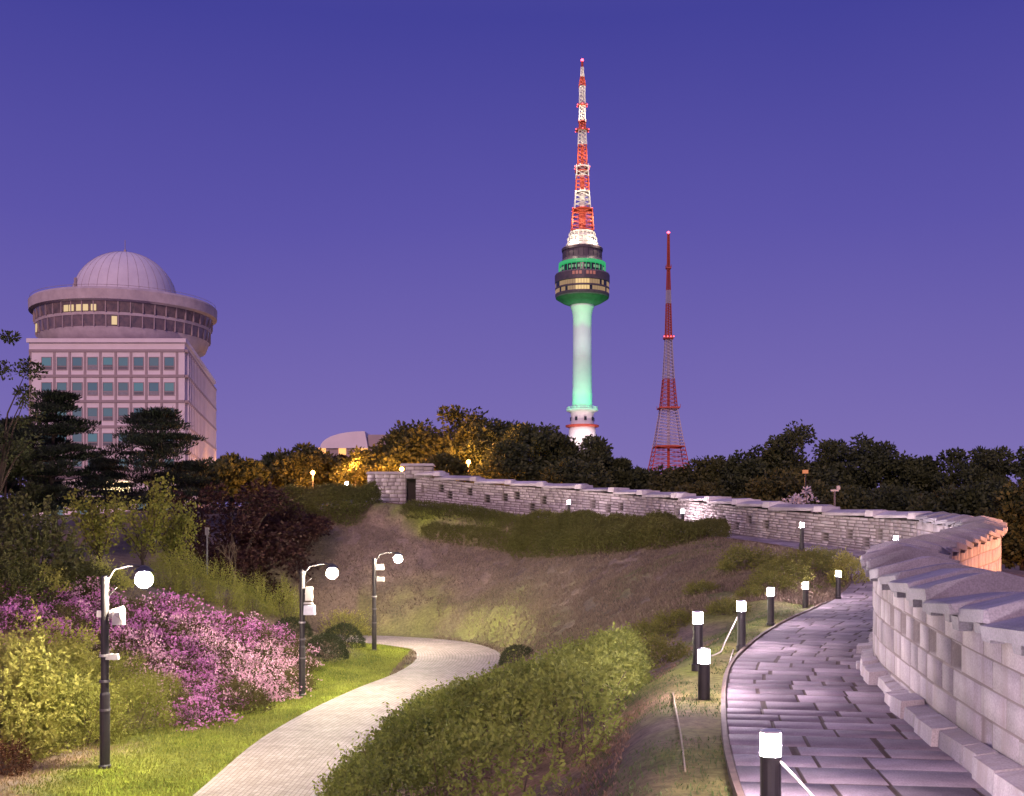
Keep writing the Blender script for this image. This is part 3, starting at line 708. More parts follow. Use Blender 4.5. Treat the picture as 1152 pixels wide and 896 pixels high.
podband('dim_window', 16.42, 331.7, 327.3, 60, M_yel2, lambda a, k: not band(a, -20, 12) and h(k, 1) > .25)
podband('upper_window_band', 16.48, 325, 320.2, 60, M_podg, lambda a, k: not (band(a, -20, 12) or h(k, 2) > .4))
podband('lit_window', 16.48, 325, 320.2, 60, M_yel, lambda a, k: band(a, -20, 12))
podband('dim_window', 16.48, 325, 320.2, 60, M_yel2, lambda a, k: not band(a, -20, 12) and h(k, 2) > .4)
podband('sign_band', 16.95, 315.2, 311.6, 50, M_rose, lambda a, k: band(a, -34, 27) and h(k, 3) > .3, .3)
MB().lathe([(13.6, ty(308.8)), (13.6, ty(301))], 40, cap=False).build('terrace_glass', M_podg, tw)
podband('terrace_figure_light', 13.7, 306, 303, 44, emat('greenish terrace window', (.55, .9, .55), .35), lambda a, k: h(k, 5) > .55, .45)
MB().lathe([(13.7, ty(301)), (14.5, ty(300.2)), (14.5, ty(297)), (12.9, ty(296))], 40, cap=False).build('green_light_ring', M_green, tw)
mb = MB()
for k in range(30):
    a = 2 * math.pi * k / 30; mb.tube([(14.4 * math.cos(a), 14.4 * math.sin(a), ty(308.6)), (14.45 * math.cos(a), 14.45 * math.sin(a), ty(300))], .16, 4)
mb.build('terrace_post', M_green, tw)
MB().lathe([(13.9, ty(296.8)), (12.3, ty(293.5)), (12.1, ty(292)), (12.1, ty(284)), (12.6, ty(283.6)), (12.8, ty(281)), (12.2, ty(279.8)), (9, ty(279.6))], 40, cap=True).build('upper_drum', M_pod, tw)
mb = MB()
for k in range(24):
    a = 2 * math.pi * k / 24; mb.box((12.15 * math.cos(a), 12.15 * math.sin(a), ty(288)), (.2, .25, 4.2), a)
mb.build('drum_fin', M_podg, tw)
def lattice(m, y0, y1, w0, w1, npan, leg, bar, mb=None, cx=0, cy=0, zf=ty):
    """square braced tower section from row y0 (low) to y1 (high), half widths w0 -> w1 in metres"""
    mb = mb or MB()
    cor = [(-1, -1), (1, -1), (1, 1), (-1, 1)]
    z0, z1_ = zf(y0), zf(y1)
    L = [(z0 + (z1_ - z0) * k / npan, w0 + (w1 - w0) * k / npan) for k in range(npan + 1)]
    for c in cor: mb.tube([(cx + c[0] * w, cy + c[1] * w, z) for z, w in L], leg, 4)
    for k in range(npan):
        (za, wa), (zb, wb) = L[k], L[k + 1]
        for i in range(4):
            c, d = cor[i], cor[(i + 1) % 4]
            mb.tube([(cx + c[0] * wa, cy + c[1] * wa, za), (cx + d[0] * wb, cy + d[1] * wb, zb)], bar, 3); mb.tube([(cx + d[0] * wa, cy + d[1] * wa, za), (cx + c[0] * wb, cy + c[1] * wb, zb)], bar, 3)
            mb.tube([(cx + c[0] * wb, cy + c[1] * wb, zb), (cx + d[0] * wb, cy + d[1] * wb, zb)], bar, 3)
    return mb
def core(mb, y0, y1, r): return mb.tube([(0, 0, ty(y0)), (0, 0, ty(y1))], r, 10)
# white stepped crown, then alternating red and white lattice
mb = MB()
for a, b, r in ((279.6, 276, 10.0), (274.5, 273.3, 9.4), (268.5, 267.3, 8.6), (263.5, 262, 8.0)): mb.lathe([(r - .3, ty(a)), (r, ty(a)), (r, ty(b)), (r - .3, ty(b))], 24)
mb.lathe([(9.6, ty(280)), (7.6, ty(274)), (7.2, ty(268)), (6.6, ty(262))], 16)
for k in range(20):
    a = 2 * math.pi * k / 20
    for y0, y1, r in ((276, 274.5, 9.6), (273.3, 268.5, 8.9), (267.3, 263.5, 8.1)): mb.tube([(r * math.cos(a), r * math.sin(a), ty(y0)), (r * math.cos(a), r * math.sin(a), ty(y1))], .3, 4)
mb.build('crown', M_white, tw)
secs = [('red', 262, 237.5, 6.6, 5.9, 5, 3.6), ('white', 237.5, 217, 4.9, 4.0, 4, 2.6), ('red', 217, 200, 4.0, 3.6, 4, 2.2), ('white', 200, 189, 3.7, 3.5, 2, 2.4), ('red', 189, 164, 2.8, 2.4, 6, 1.7), ('white', 164, 147.5, 2.4, 2.2, 4, 1.6), ('red', 147.5, 138, 2.0, 1.7, 3, 1.2), ('white', 138, 98, 1.75, 1.5, 9, 1.25), ('red', 98, 87, 1.9, 1.0, 3, .8), ('white', 87, 76, .8, .7, 4, .55), ('red', 76, 69, .4, .3, 2, .3)]
for c_, y0, y1, w0, w1, npn, cr_ in secs:
    mb = lattice(M_red, y0, y1, w0, w1, npn, .36, .2); core(mb, y0, y1, cr_ * .62)
    mb.build('mast_section', M_red if c_ == 'red' else M_white, tw)
for y, r, m in ((236.8, 6.6, M_red), (261, 7.4, M_red), (189, 4.9, M_white), (194, 4.6, M_red), (147.5, 4.3, M_red), (119.5, 3.2, M_red), (217, 4.5, M_white), (138, 2.6, M_red)):
    mb = MB().lathe([(r * .5, ty(y)), (r, ty(y)), (r, ty(y - .9)), (r * .5, ty(y - .9))], 20)
    for k in range(10):
        a = 2 * math.pi * k / 10; mb.tube([(r * .95 * math.cos(a), r * .95 * math.sin(a), ty(y)), (r * .95 * math.cos(a), r * .95 * math.sin(a), ty(y - 3))], .16, 3)
    mb.build('mast_platform', m, tw)
mb = MB(); mb.sphere((0, 0, ty(68)), .95, 10, 6)
mb.build('beacon', M_beacon, tw)
mb = MB()
for y, r in ((236, 6.9), (147, 4.5), (189, 5.0), (119, 3.4)):
    for k in range(6):
        a = 2 * math.pi * (k + .5) / 6; mb.sphere((r * math.cos(a), r * math.sin(a), ty(y)), .38, 6, 4)
mb.build('warning_lamp', emat('red warning lamp', (1, .08, .10), 5), tw)
def spot(name, loc, aim, power, col, angle=70, blend=.6, size=.6):
    d = bpy.data.lights.new(name, 'SPOT'); d.energy = power; d.color = col; d.spot_size = R_(angle); d.spot_blend = blend; d.shadow_soft_size = size
    o = link(bpy.data.objects.new(name, d)); o.location = loc
    v = np.array(aim, float) - np.array(loc, float); yaw = math.atan2(v[1], v[0]); pit = math.atan2(v[2], math.hypot(v[0], v[1]))
    o.rotation_euler = (pit + math.pi / 2, 0, yaw - math.pi / 2); return o
def point(name, loc, power, col, size=.2):
    d = bpy.data.lights.new(name, 'POINT'); d.energy = power; d.color = col; d.shadow_soft_size = size
    o = link(bpy.data.objects.new(name, d)); o.location = loc; return o
# green floodlights on the platform, white floods from lower down and on the mast decks
for a in (-2.5, -1.95, -1.2, -.6):
    spot('green_floodlight', (TX + 30 * math.cos(a), TY + 30 * math.sin(a), ty(468)), (TX, TY, ty(432)), 15500, (.07, 1, .42), 62)
for a in (-2.2, -.95): spot('soffit_floodlight', (TX + 26 * math.cos(a), TY + 26 * math.sin(a), ty(400)), (TX + 8 * math.cos(a), TY + 8 * math.sin(a), ty(338)), 22000, (.03, .85, .15), 50)
for a in (-2.1, -1.0): spot('white_floodlight', (TX + 60 * math.cos(a), TY + 60 * math.sin(a), ty(462)), (TX, TY, ty(362)), 72000, (.52, 1, .78), 26, .9)
for a in (-2.0, -1.1): spot('base_floodlight', (TX + 22 * math.cos(a), TY + 22 * math.sin(a), ty(505)), (TX, TY, ty(478)), 15000, (1, .78, .72), 70)
for y, pw, r in ((276, 9000, 14), (250, 9000, 12), (212, 8500, 11), (178, 6500, 9), (130, 5200, 8), (93, 2600, 7)):
    for a in (-2.2, -.9): point('mast_floodlight', (TX + r * math.cos(a), TY + r * math.sin(a), ty(y)), pw * .6, (1, .85, .60), .3)

# ------------------------------------------------------------------ lattice broadcasting mast
LY = 560.0; LX = (752 - 576) * LY / F; SL = LY / F
def lz(py): return CH + (HZ - py) * SL
lt = thing('lattice_mast', 'slim red and white steel lattice mast with a spreading base behind the trees', 'lattice tower', (LX, LY, 0))
M_lil = mat('faded mast paint', (.50, .44, .50), (.40, .35, .42), 1, .6)
def hw(y):  # half width in px by row
    return float(np.interp(y, [262, 300, 330, 380, 400, 430, 460, 500, 540, 565], [1.0, 1.4, 2.3, 3.6, 4.6, 6.4, 9.2, 15.8, 23.5, 29])) * SL * .97
for c_, y0, y1, npn in (('red', 562, 503, 4), ('white', 503, 461, 4), ('red', 461, 427, 4), ('white', 427, 383, 6), ('red', 383, 342, 7), ('white', 342, 327, 3), ('red', 327, 263, 12)):
    mb = MB(); ys = np.linspace(y0, y1, npn + 1)
    for k in range(npn): lattice(None, ys[k], ys[k + 1], hw(ys[k]), hw(ys[k + 1]), 2 if y1 < 461 else 3, .22 if y0 > 400 else .19, .12, mb, 0, 0, lz)
    if y0 > 383: mb.tube([(0, 0, lz(y0)), (0, 0, lz(y1))], .75, 6)
    else: mb.tube([(0, 0, lz(y0)), (0, 0, lz(y1))], .34, 6)
    mb.build('mast_section', M_red if c_ == 'red' else M_lil, lt)
for y, k in ((459.5, 1.3), (381, 1.5), (503, 1.0), (302, 2.0)):
    w_ = hw(y) * k; mb = MB().box((0, 0, lz(y)), (2 * w_, 2 * w_, .7))
    for sx_ in (-1, 1):
        for sy_ in (-1, 1): mb.tube([(sx_ * w_, sy_ * w_, lz(y)), (sx_ * w_, sy_ * w_, lz(y) + 1.6)], .12, 4)
    mb.build('platform', M_red, lt)
MB().sphere((0, 0, lz(262)), .75, 10, 6).build('beacon', M_beacon, lt)
mb = MB(); [mb.sphere((x * hw(380) * 1.5, -hw(380) * 1.5, lz(379.5)), .35, 6, 4) for x in (-1, -.3, .4, 1)]
mb.build('warning_lamp', bpy.data.materials['red warning lamp'], lt)
for x in (-34, 34): spot('red_floodlight', (LX + x, LY - 30, lz(552)), (LX, LY, lz(510)), 20000, (1, .38, .38), 80)
spot('mast_floodlight', (LX, LY - 45, lz(540)), (LX, LY, lz(440)), 14000, (1, .72, .9), 40)

# ------------------------------------------------------------------ arched pavilion behind the hilltop trees
pv = thing('arched_pavilion', 'white arched roof of a low pavilion showing above orange lit trees', 'building', P(402, 560, 140))
mb = MB(); n = 16; Pq = [(-4.2 + 5.2 * (1 - math.cos(math.pi / 2 * k / n)) , 6.0 + 2.1 * math.sin(math.pi / 2 * k / n) ** .9) for k in range(n + 1)] + [(1.3, 8.1), (1.7, 6.0)]
m_ = len(Pq); Vq = [(x, -2.8, z) for x, z in Pq] + [(x, 8, z) for x, z in Pq]
mb.addv(Vq, [list(range(m_)), list(range(m_, 2 * m_))[::-1]] + [[i + 1, i, m_ + i, m_ + i + 1] for i in range(m_ - 1)])
mb.build('arched_roof', M_bw, pv)
MB().box((2.9, 2.5, 7.0), (2.6, 9, 1.5)).build('roof_block', M_bt, pv)
MB().box((0, 2.5, 3.0), (9, 10, 6.0)).build('wall', M_bt, pv)
mb = MB(); [mb.box((x, -2.53, 5.6), (.9, .06, 1.0)) for x in (-4, -1.5, 1.2, 3.6)]; mb.build('lit_window', emat('amber window', (1, .45, .12), 1.6), pv)
# low pale building and lit annexe behind the pines
ax = thing('lit_annexe', 'low pale annexe with a brightly lit doorway behind the pine trees', 'building', P(130, 600, 95))
MB().box((0, 3, 2.2), (14, 6, 5.2)).build('wall', M_bw, ax)
MB().box((-.3, 3, 5.0), (14.8, 6.8, .4)).build('roof', M_bt, ax)
[MB().box((x, -.03, 2.0), (1.4, .08, 1.7)).build('window', M_win, ax) for x in (-5.2, -2.6, 2.6, 5.0)]
MB().box((.1, -.04, 3.9), (2.2, .1, 1.0)).build('lit_sign_panel', emat('bright doorway light', (1, .74, .38), 5), ax)
# ------------------------------------------------------------------ foliage
def unit(a): return a / (np.linalg.norm(a, axis=-1, keepdims=True) + 1e-9)
def rdir(n, up=0.0):
    d = rng.normal(size=(n, 3)); d = unit(d); d[:, 2] += up; return unit(d)
def leaf_arrays(C, D, L, W, tone, fold=.12):
    """leaf = kite of four points from C along D; L, W length and width; tone random per leaf"""
    n = len(C); L = np.broadcast_to(L, (n,)); W = np.broadcast_to(W, (n,)); S = unit(np.cross(D, rdir(n))); N = np.cross(D, S)
    a = C; b = C + D * (L * .5)[:, None] + S * (W * .5)[:, None] + N * (L * fold)[:, None]; c = C + D * L[:, None]; d = C + D * (L * .5)[:, None] - S * (W * .5)[:, None] + N * (L * fold)[:, None]
    V = np.stack([a, b, c, d], 1).reshape(-1, 3); Fq = np.arange(n * 4).reshape(n, 4); return V, Fq, np.repeat(tone, 4)
class Leaves:
    def __init__(s): s.V = []; s.T = []
    def add(s, C, D, L, W, tone, fold=.12):
        v, f, t = leaf_arrays(C, D, L, W, tone, fold); s.V.append(v); s.T.append(t)
    def build(s, name, m, parent=None):
        V = np.concatenate(s.V); T = np.concatenate(s.T)
        return mesh_obj(name, V, np.arange(len(V)).reshape(-1, 4), m, parent, attrs={'v': T})
M_bark = mat('bark', (.085, .060, .045), (.045, .033, .026), 5, .95, .7, .03)
M_leafD = leafmat('dark leaf', (.026, .034, .016), (.088, .100, .038), .25)
M_leafG = leafmat('oak leaf', (.035, .045, .014), (.115, .110, .035), .3)
M_leafY = leafmat('spring leaf', (.10, .12, .018), (.30, .28, .055), .4)
M_pine = leafmat('pine needle', (.008, .013, .009), (.028, .038, .020), .12)
M_red_l = leafmat('maple leaf', (.024, .011, .010), (.058, .024, .020), .25)
M_hedge = leafmat('hedge leaf', (.06, .09, .02), (.36, .40, .09), .3, .75, (.34, .23, .08))
M_box = leafmat('box leaf', (.020, .030, .012), (.055, .068, .022), .2, .6)
M_az_l = leafmat('azalea leaf', (.06, .055, .02), (.14, .12, .04), .3)
M_az_f = leafmat('magenta blossom', (.46, .12, .38), (.78, .35, .70), .35)
M_az_p = leafmat('pale pink blossom', (.62, .28, .46), (.90, .60, .74), .35)
M_shy = leafmat('yellow green shrub leaf', (.16, .17, .035), (.50, .47, .12), .35)
M_shb = leafmat('broom stem', (.11, .125, .025), (.34, .34, .07), .25)
M_lowg = leafmat('low shrub leaf', (.055, .066, .016), (.175, .165, .045), .25)
M_twig = mat('twig', (.17, .12, .085), (.10, .07, .05), 9, .9)
M_pale = leafmat('pale blossom', (.45, .42, .46), (.72, .70, .74), .3)

def limbs(mb, base, tips, r0, seed):
    r = random.Random(seed)
    for t in tips:
        a = np.array(base, float); b = np.array(t, float); m = a + (b - a) * .5 + np.array([r.uniform(-.1, .1), r.uniform(-.1, .1), r.uniform(.05, .2)]) * np.linalg.norm(b - a)
        mb.tube([a, a * .5 + m * .5 + np.array([0, 0, .04]), m, b], [r0, r0 * .8, r0 * .6, r0 * .2], 5, False)
def broad_tree(name, label, H, R, m, seed, ncl=46, nlf=150, leaf=.24, trunk_h=.3, group=None, low=.12, category='tree'):
    """round-headed tree: clumps of leaves on the shell and inside of a lumpy crown"""
    rs = np.random.default_rng(seed); rr = random.Random(seed)
    root = thing(name, label, category, group=group)
    ncl = int(ncl * 1.5); leaf *= 1.4; R *= 1.06
    lv = Leaves(); cz = H * (.5 + low * .6); rz = H * (.5 - low * .6) * .9
    lob = [(rdir(1)[0], rr.uniform(.1, .3)) for _ in range(7)]
    tips = []
    for k in range(ncl):
        d = unit(rs.normal(size=3)); rad = 1 - .55 * rs.random() ** 1.8
        g = 1 + sum(a * max(0, d @ v) ** 3 for v, a in lob) - .12
        c = np.array([d[0] * R * rad * g, d[1] * R * rad * g, cz + d[2] * rz * rad * g]); cr = R * rs.uniform(.2, .38)
        tips.append(c)
        n = int(nlf * rs.uniform(.6, 1.3)); q = unit(rs.normal(size=(n, 3))) * (rs.random((n, 1)) ** .45) * cr * np.array([1, 1, .72])
        D = unit(q / cr + rdir(n) * .7 + np.array([0, 0, .15])); tone = np.clip(.15 + .45 * rs.random(n) + .4 * rs.random(), 0, 1)
        lv.add(c + q, D, leaf * rs.uniform(.7, 1.35, n), leaf * rs.uniform(.45, .75, n), tone)
    lv.build('crown', m, root)
    mb = MB(); mb.tube([(0, 0, -.4), (.03 * H * rr.uniform(-1, 1), 0, H * trunk_h * .6), (.05 * H * rr.uniform(-1, 1), .03 * H * rr.uniform(-1, 1), H * trunk_h), (0, 0, cz + rz * .3)], [R * .085, R * .07, R * .06, R * .015], 8)
    rr.shuffle(tips); limbs(mb, (0, 0, H * trunk_h), tips[:9], R * .04, seed); mb.build('trunk', M_bark, root)
    return root
def pine_tree(name, label, H, R, seed, levels=9, z0=.33, lean=0.0, group=None, dens=1.0):
    """pine with flat plates of needle tufts on spreading boughs"""
    rs = np.random.default_rng(seed); rr = random.Random(seed); root = thing(name, label, 'tree', group=group)
    lv = Leaves(); mb = MB()
    ax = lambda t: np.array([lean * t * t * H + .02 * H * math.sin(t * 5 + seed), .015 * H * math.cos(t * 4 + seed), t * H])
    mb.tube([ax(t) - (0, 0, .3 if t == 0 else 0) for t in np.linspace(0, .97, 9)], list(np.linspace(.2, .03, 9) * H / 8), 8)
    for k in range(levels):
        t = z0 + (1 - z0) * (k / (levels - 1)) ** .9; env = R * (1 - ((t - z0) / (1 - z0)) ** 1.6) * .95 + .12 * R
        nb = rr.randint(3, 5); a0 = rr.uniform(0, 6.28)
        for b in range(nb):
            a = a0 + b * 6.28 / nb + rr.uniform(-.3, .3); ln = env * rr.uniform(.5, 1.25); o = ax(min(.98, t + rr.uniform(-.025, .025))); tip = o + np.array([math.cos(a) * ln, math.sin(a) * ln, ln * rr.uniform(-.05, .22)])
            mid = (o + tip) / 2 + np.array([0, 0, -.04 * ln]); mb.tube([o, mid, tip], [.05 * H / 8, .035 * H / 8, .012 * H / 8], 4, False)
            for q in (.38, .62, .85, 1.0):
                c = o * (1 - q) + tip * q + rs.normal(size=3) * .035 * R; pr = (.17 + .13 * rr.random()) * R * (1.15 - .2 * q); n = int(165 * dens)
                p = unit(rs.normal(size=(n, 3))) * (rs.random((n, 1)) ** .5) * pr * np.array([1.1, 1.1, .2]); D = unit(p * .7 / pr + rdir(n) * .5 + np.array([0, 0, .75]))
                lv.add(c + p + (0, 0, .05), D, .22 * rs.uniform(.7, 1.2, n), .055, np.clip(.3 + .5 * rs.random(n) + .25 * rr.uniform(-1, 1), 0, 1), .05)
    lv.build('crown', M_pine, root); mb.build('trunk', M_bark, root); return root
def sprig_mass(lv, B, D, ln, nl, leaf, wid, rs, spread=.8, tone0=None):
    """shoots at B along D carrying nl leaves each"""
    n = len(B)
    for i in range(nl):
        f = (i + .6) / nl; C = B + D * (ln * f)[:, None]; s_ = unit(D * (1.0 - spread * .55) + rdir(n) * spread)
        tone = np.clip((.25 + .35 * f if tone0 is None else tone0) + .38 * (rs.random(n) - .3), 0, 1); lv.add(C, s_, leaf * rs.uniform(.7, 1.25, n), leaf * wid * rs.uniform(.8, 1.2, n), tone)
def bush(name, label, cat, r, h, m, seed, ns=420, nl=9, leaf=.06, shoot=.3, group=None, up=.5, blossom=None, nb=0, wid=.5, part='foliage', fill=.75, rough=.16, stems=True, bl=.055):
    """rounded shrub at its own origin"""
    rs = np.random.default_rng(seed); root = thing(name, label, cat, group=group); lv = Leaves()
    d = unit(rs.normal(size=(ns, 3))); d[:, 2] = np.abs(d[:, 2]) * 1.0 - .12
    g = 1 + rough * np.sin(d[:, 0] * 5 + seed) * np.cos(d[:, 1] * 4 + seed * 2) + rough * .6 * rs.normal(size=ns)
    rad = (fill + (1 - fill) * rs.random(ns) ** .6) * g; Pp = d * rad[:, None] * np.array([r, r, h]); Pp[:, 2] += h * .08
    D = unit(d + np.array([0, 0, up]) + rdir(ns) * .35); ln = shoot * rs.uniform(.6, 1.3, ns)
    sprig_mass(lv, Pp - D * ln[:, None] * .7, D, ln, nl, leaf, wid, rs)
    lv.build(part, m, root)
    if stems:
        mb = MB()
        for k in range(12):
            q = d[k] * .8 * np.array([r, r, h]); mb.tube([(q[0] * .15, q[1] * .15, -.1), (q[0] * .6, q[1] * .6, q[2] * .5), q], [.022, .015, .006], 4, False)
        mb.build('stems', M_twig, root)
    if blossom:
        fl = Leaves(); k = rs.choice(ns, max(8, nb // 26)); cc = Pp[k] + D[k] * .05
        for c in cc:
            n = 26; q = rs.normal(size=(n, 3)) * np.array([.17, .17, .10]); p = c + q; p[:, 2] = np.maximum(p[:, 2], .05)
            for w_ in range(3): fl.add(p, rdir(n, .5), bl, bl * .85, np.clip(.5 + .3 * rs.normal(size=n), 0, 1), .1)
        fl.build('blossoms', blossom, root)
    return root
def place(o, p, s=1.0, rz=0.0, sz=None):
    o.location = p; o.scale = (s, s, sz or s); o.rotation_euler = (0, 0, rz); return o
def again(o, label, p, s=1.0, rz=0.0, sz=None, group=None):
    c = copy_tree(o); place(c, p, s, rz, sz)
    if label: c['label'] = label
    if group: c['group'] = group
    return c
def gp_(x, y): return (x, y, z1(x, y))

def hedge_poly(name, label, cat, poly, h, m, seed, dens, nl, leaf, shoot, group=None, rough=.18, wid=.5, lump=1.0, hfun=None, twigs=0, edge=.55):
    """shrub mass grown over a ground polygon"""
    rs = np.random.default_rng(seed); poly = np.array(poly, float); root = thing(name, label, cat, (*poly.mean(0), z1(*poly.mean(0))), group=group)
    lo, hi = poly.min(0), poly.max(0); area = np.prod(hi - lo); n = int(area * dens)
    p = lo + rs.random((n, 2)) * (hi - lo); p = p[inpoly(p[:, 0], p[:, 1], poly)]; n = len(p)
    # distance to the outline gives the rounded shoulder
    dd = np.full(n, 99.); gx_ = np.zeros((n, 2))
    for i in range(len(poly)):
        a, b = poly[i], poly[(i + 1) % len(poly)]; t = np.clip(((p - a) @ (b - a)) / ((b - a) @ (b - a)), 0, 1); q = a + t[:, None] * (b - a); e = np.hypot(*(p - q).T)
        k = e < dd; dd[k] = e[k]; gx_[k] = unit((q - p)[k])
    sh = np.sqrt(np.clip(1 - (1 - np.clip(dd / (h * edge), 0, 1)) ** 2, 0, 1))
    lum = 1 + rough * (vnoise(p[:, 0], p[:, 1], lump, seed) - .5) * 2 + rough * .6 * (vnoise(p[:, 0], p[:, 1], lump * .35, seed + 1) - .5) * 2
    hh = (h if hfun is None else hfun(p[:, 0], p[:, 1])) * lum * sh; top = rs.random(n) < .72
    zf_ = np.where(top, 1.0, rs.random(n) ** .7) * hh; z = zt(p[:, 0], p[:, 1]) + np.maximum(zf_ - shoot * .25, .02)
    slope = np.clip(1 - dd / (h * edge), 0, 1); D = unit(np.c_[gx_ * slope[:, None] * .9, np.ones(n) * .8] + rdir(n) * .5)
    B = np.c_[p, z] - np.array(root.location); ln = shoot * rs.uniform(.5, 1.45, n) * np.where(rs.random(n) < .07, 1.7, 1); lv = Leaves()
    tn = .18 + .42 * vnoise(p[:, 0], p[:, 1], lump * 1.3, seed + 5)
    sprig_mass(lv, B - D * ln[:, None] * .4, D, ln, nl, leaf, wid, rs, tone0=tn); lv.build('foliage', m, root)
    if twigs:
        mb = MB(); k = rs.choice(n, twigs)
        for i in k:
            b = B[i].copy(); g = z1(*p[i]) - root.location[2]; mb.tube([(b[0], b[1], g), (b[0] + rs.normal() * .06, b[1] + rs.normal() * .06, (g + b[2]) / 2), (b[0] + rs.normal() * .12, b[1] + rs.normal() * .12, b[2] + .05)], [.012, .009, .004], 4, False)
        tag(mb.build('stems', M_twig, root), kind='stuff')
    return root

# --- clipped shrub mass between the two paths
HP = [(-3.25, 16.8), (-2.95, 22), (-2.35, 25.5), (-1.1, 28.5), (.3, 30), (1.6, 31), (2.7, 29.5), (2.95, 26.5), (2.5, 20.8), (1.75, 16), (1.05, 13.3), (-.2, 12.1), (-2.0, 13.6)]
hedge_poly('hedge', 'broad leafy green hedge filling the slope between the two paths', 'hedge', HP, .92, M_hedge, 5, 150, 9, .074, .34, rough=.36, wid=.48, lump=1.1, twigs=160, hfun=lambda x, y: .95 - .42 * sstep(y, 21, 29) * (1 - sstep(x, .6, 2.6)))
# --- low shrubs running along the hill
def ground_poly(pts): return [G(*p)[:2] for p in pts]
def strip(pts, wd):
    """ground polygon of width wd along a line of photograph points"""
    c = spl([(*G(*p)[:2], 0) for p in pts], 14)[:, :2]; t = np.gradient(c, axis=0); t = unit(t); n = np.c_[-t[:, 1], t[:, 0]]; W_ = np.array([wd * (.55 if i in (0, 13) else 1) for i in range(14)])[:, None] / 2
    return np.concatenate([c + n * W_, (c - n * W_)[::-1]])
hedge_poly('hillside_hedge', 'long low green hedge band winding below the far wall, mid slope', 'hedge', strip([(474, 601), (510, 607), (550, 613), (592, 619)], .6), .42, M_lowg, 11, 330, 7, .085, .25, rough=.3, lump=2.0)
hedge_poly('hillside_hedge', 'dull green hedge on the hilltop just below the stone gate', 'hedge', strip([(452, 575), (500, 578), (550, 586), (596, 595)], .7), .36, M_lowg, 12, 330, 7, .085, .22, rough=.3, lump=1.8)
hedge_poly('hillside_hedge', 'dark trimmed hedge along the brow beside the red maple', 'hedge', strip([(288, 580), (340, 583), (385, 578), (418, 570)], 3.0), 1.2, M_lowg, 13, 300, 7, .11, .35, rough=.25, lump=2.2)
hedge_poly('hillside_hedge', 'tall rounded green hedge hump hiding the foot of two far bollards', 'hedge', strip([(578, 614), (610, 614), (660, 615), (700, 614), (735, 610)], 2.0), .85, M_lowg, 14, 420, 7, .085, .28, rough=.3, lump=1.6)
hedge_poly('hillside_hedge', 'lower green hedge end reaching toward the bollard at the far wall', 'hedge', strip([(720, 609), (750, 608), (780, 606), (805, 604)], 1.8), .85, M_lowg, 15, 420, 7, .085, .25, rough=.3, lump=1.6)
# shrubs between hill lawn and flagged path
M_bank = leafmat('bank shrub leaf', (.075, .088, .02), (.26, .25, .06), .3)
sh0 = bush('low_shrub', 'loose olive shrub beside the second group of bollards', 'shrub', .9, .75, M_bank, 21, 420, 8, .075, .32)
spots = [((742, 748), .9, 'olive shrub behind the pair of overlapping bollards'), ((735, 722), 1.0, 'bushy shrub at the uphill end of the big hedge'), ((760, 705), .8, 'small shrub on the dry bank above the bollard pair'),
         ((820, 690), .75, 'yellowish shrub lit by the bollard with the sagging cable'), ((842, 640), 1.35, 'dark rounded shrub alone on the hill lawn'), ((880, 652), 1.1, 'wide shrub on the bank behind the bollard row'),
         ((905, 640), 1.2, 'olive shrub on the bank near the flagged path bend'), ((868, 662), .85, 'low shrub tucked behind a mid row bollard'), ((935, 636), 1.0, 'shrub below the far wall at the path bend'), ((790, 668), .7, 'sparse shrub at the lower rim of the hill lawn'), ((845, 672), .6, 'tiny shrub between two mid row bollards')]
for i, ((px, py), s, lab) in enumerate(spots):
    p = G(px, py); (place(sh0, p, s * .95, i) if i == 0 else again(sh0, lab, p, s * .95, i * 1.7, s * .8))
    if i == 0: sh0['label'] = lab
    
yb = bush('lit_shrub', 'bright yellow green shrub lit by the last bollard before the bend', 'shrub', .75, 1.0, M_shy, 22, 380, 8, .075, .3); place(yb, G(954, 655), 1.0)
# topiary
tp = bush('topiary_bush', 'rounded dark clipped bush beside the middle lamp post', 'shrub', .95, 1.05, M_box, 31, 1500, 7, .045, .13, up=.2, fill=.86, rough=.035)
place(tp, G(366, 741), .95, 0)
again(tp, 'dark clipped bush leaning behind the bush at the middle lamp post', G(386, 727), 1.0, 1.2, .95)
again(tp, 'small dark clipped ball alone at the outer bend of the paved path', G(583, 747), .8, 2, .72)
again(tp, 'half hidden dark clipped bush behind the middle lamp post', G(328, 716), .9, 3, .75)
gs = bush('golden_shrub', 'golden green shrub rising behind the clipped bushes', 'shrub', 1.3, 1.35, M_shy, 33, 500, 8, .075, .35); place(gs, G(388, 716), 1.0)
# --- azaleas on the bank
az = bush('azalea_bush', 'magenta azalea bush in full bloom on the bank', 'azalea', .85, .72, M_az_l, 41, 300, 7, .06, .22, 'azaleas flowering on the bank', blossom=M_az_f, nb=560)
ap = bush('azalea_bush', 'pale pink azalea bush in fading bloom on the bank', 'azalea', .85, .72, M_az_l, 42, 300, 7, .06, .22, 'azaleas fading on the bank', blossom=M_az_p, nb=520)
ag = bush('azalea_bush', 'azalea bush mostly in leaf with few flowers on the bank', 'azalea', .85, .65, M_az_l, 43, 420, 8, .06, .22, 'azaleas mostly in leaf on the bank', blossom=M_az_p, nb=110)
az_m = [(205, 775), (228, 760), (195, 752), (235, 790), (262, 722), (285, 716), (245, 712), (212, 735), (178, 730), (60, 672), (20, 690), (85, 690), (115, 682), (35, 664), (40, 700), (70, 715), (15, 705), (98, 708), (190, 690), (160, 712), (310, 722), (225, 808), (205, 702), (128, 712), (12, 668)]
az_p = [(250, 745), (275, 748), (300, 760), (290, 738), (258, 768), (170, 752), (150, 732), (305, 778), (222, 722), (185, 712), (100, 672), (278, 775), (315, 762), (230, 742), (210, 715)]
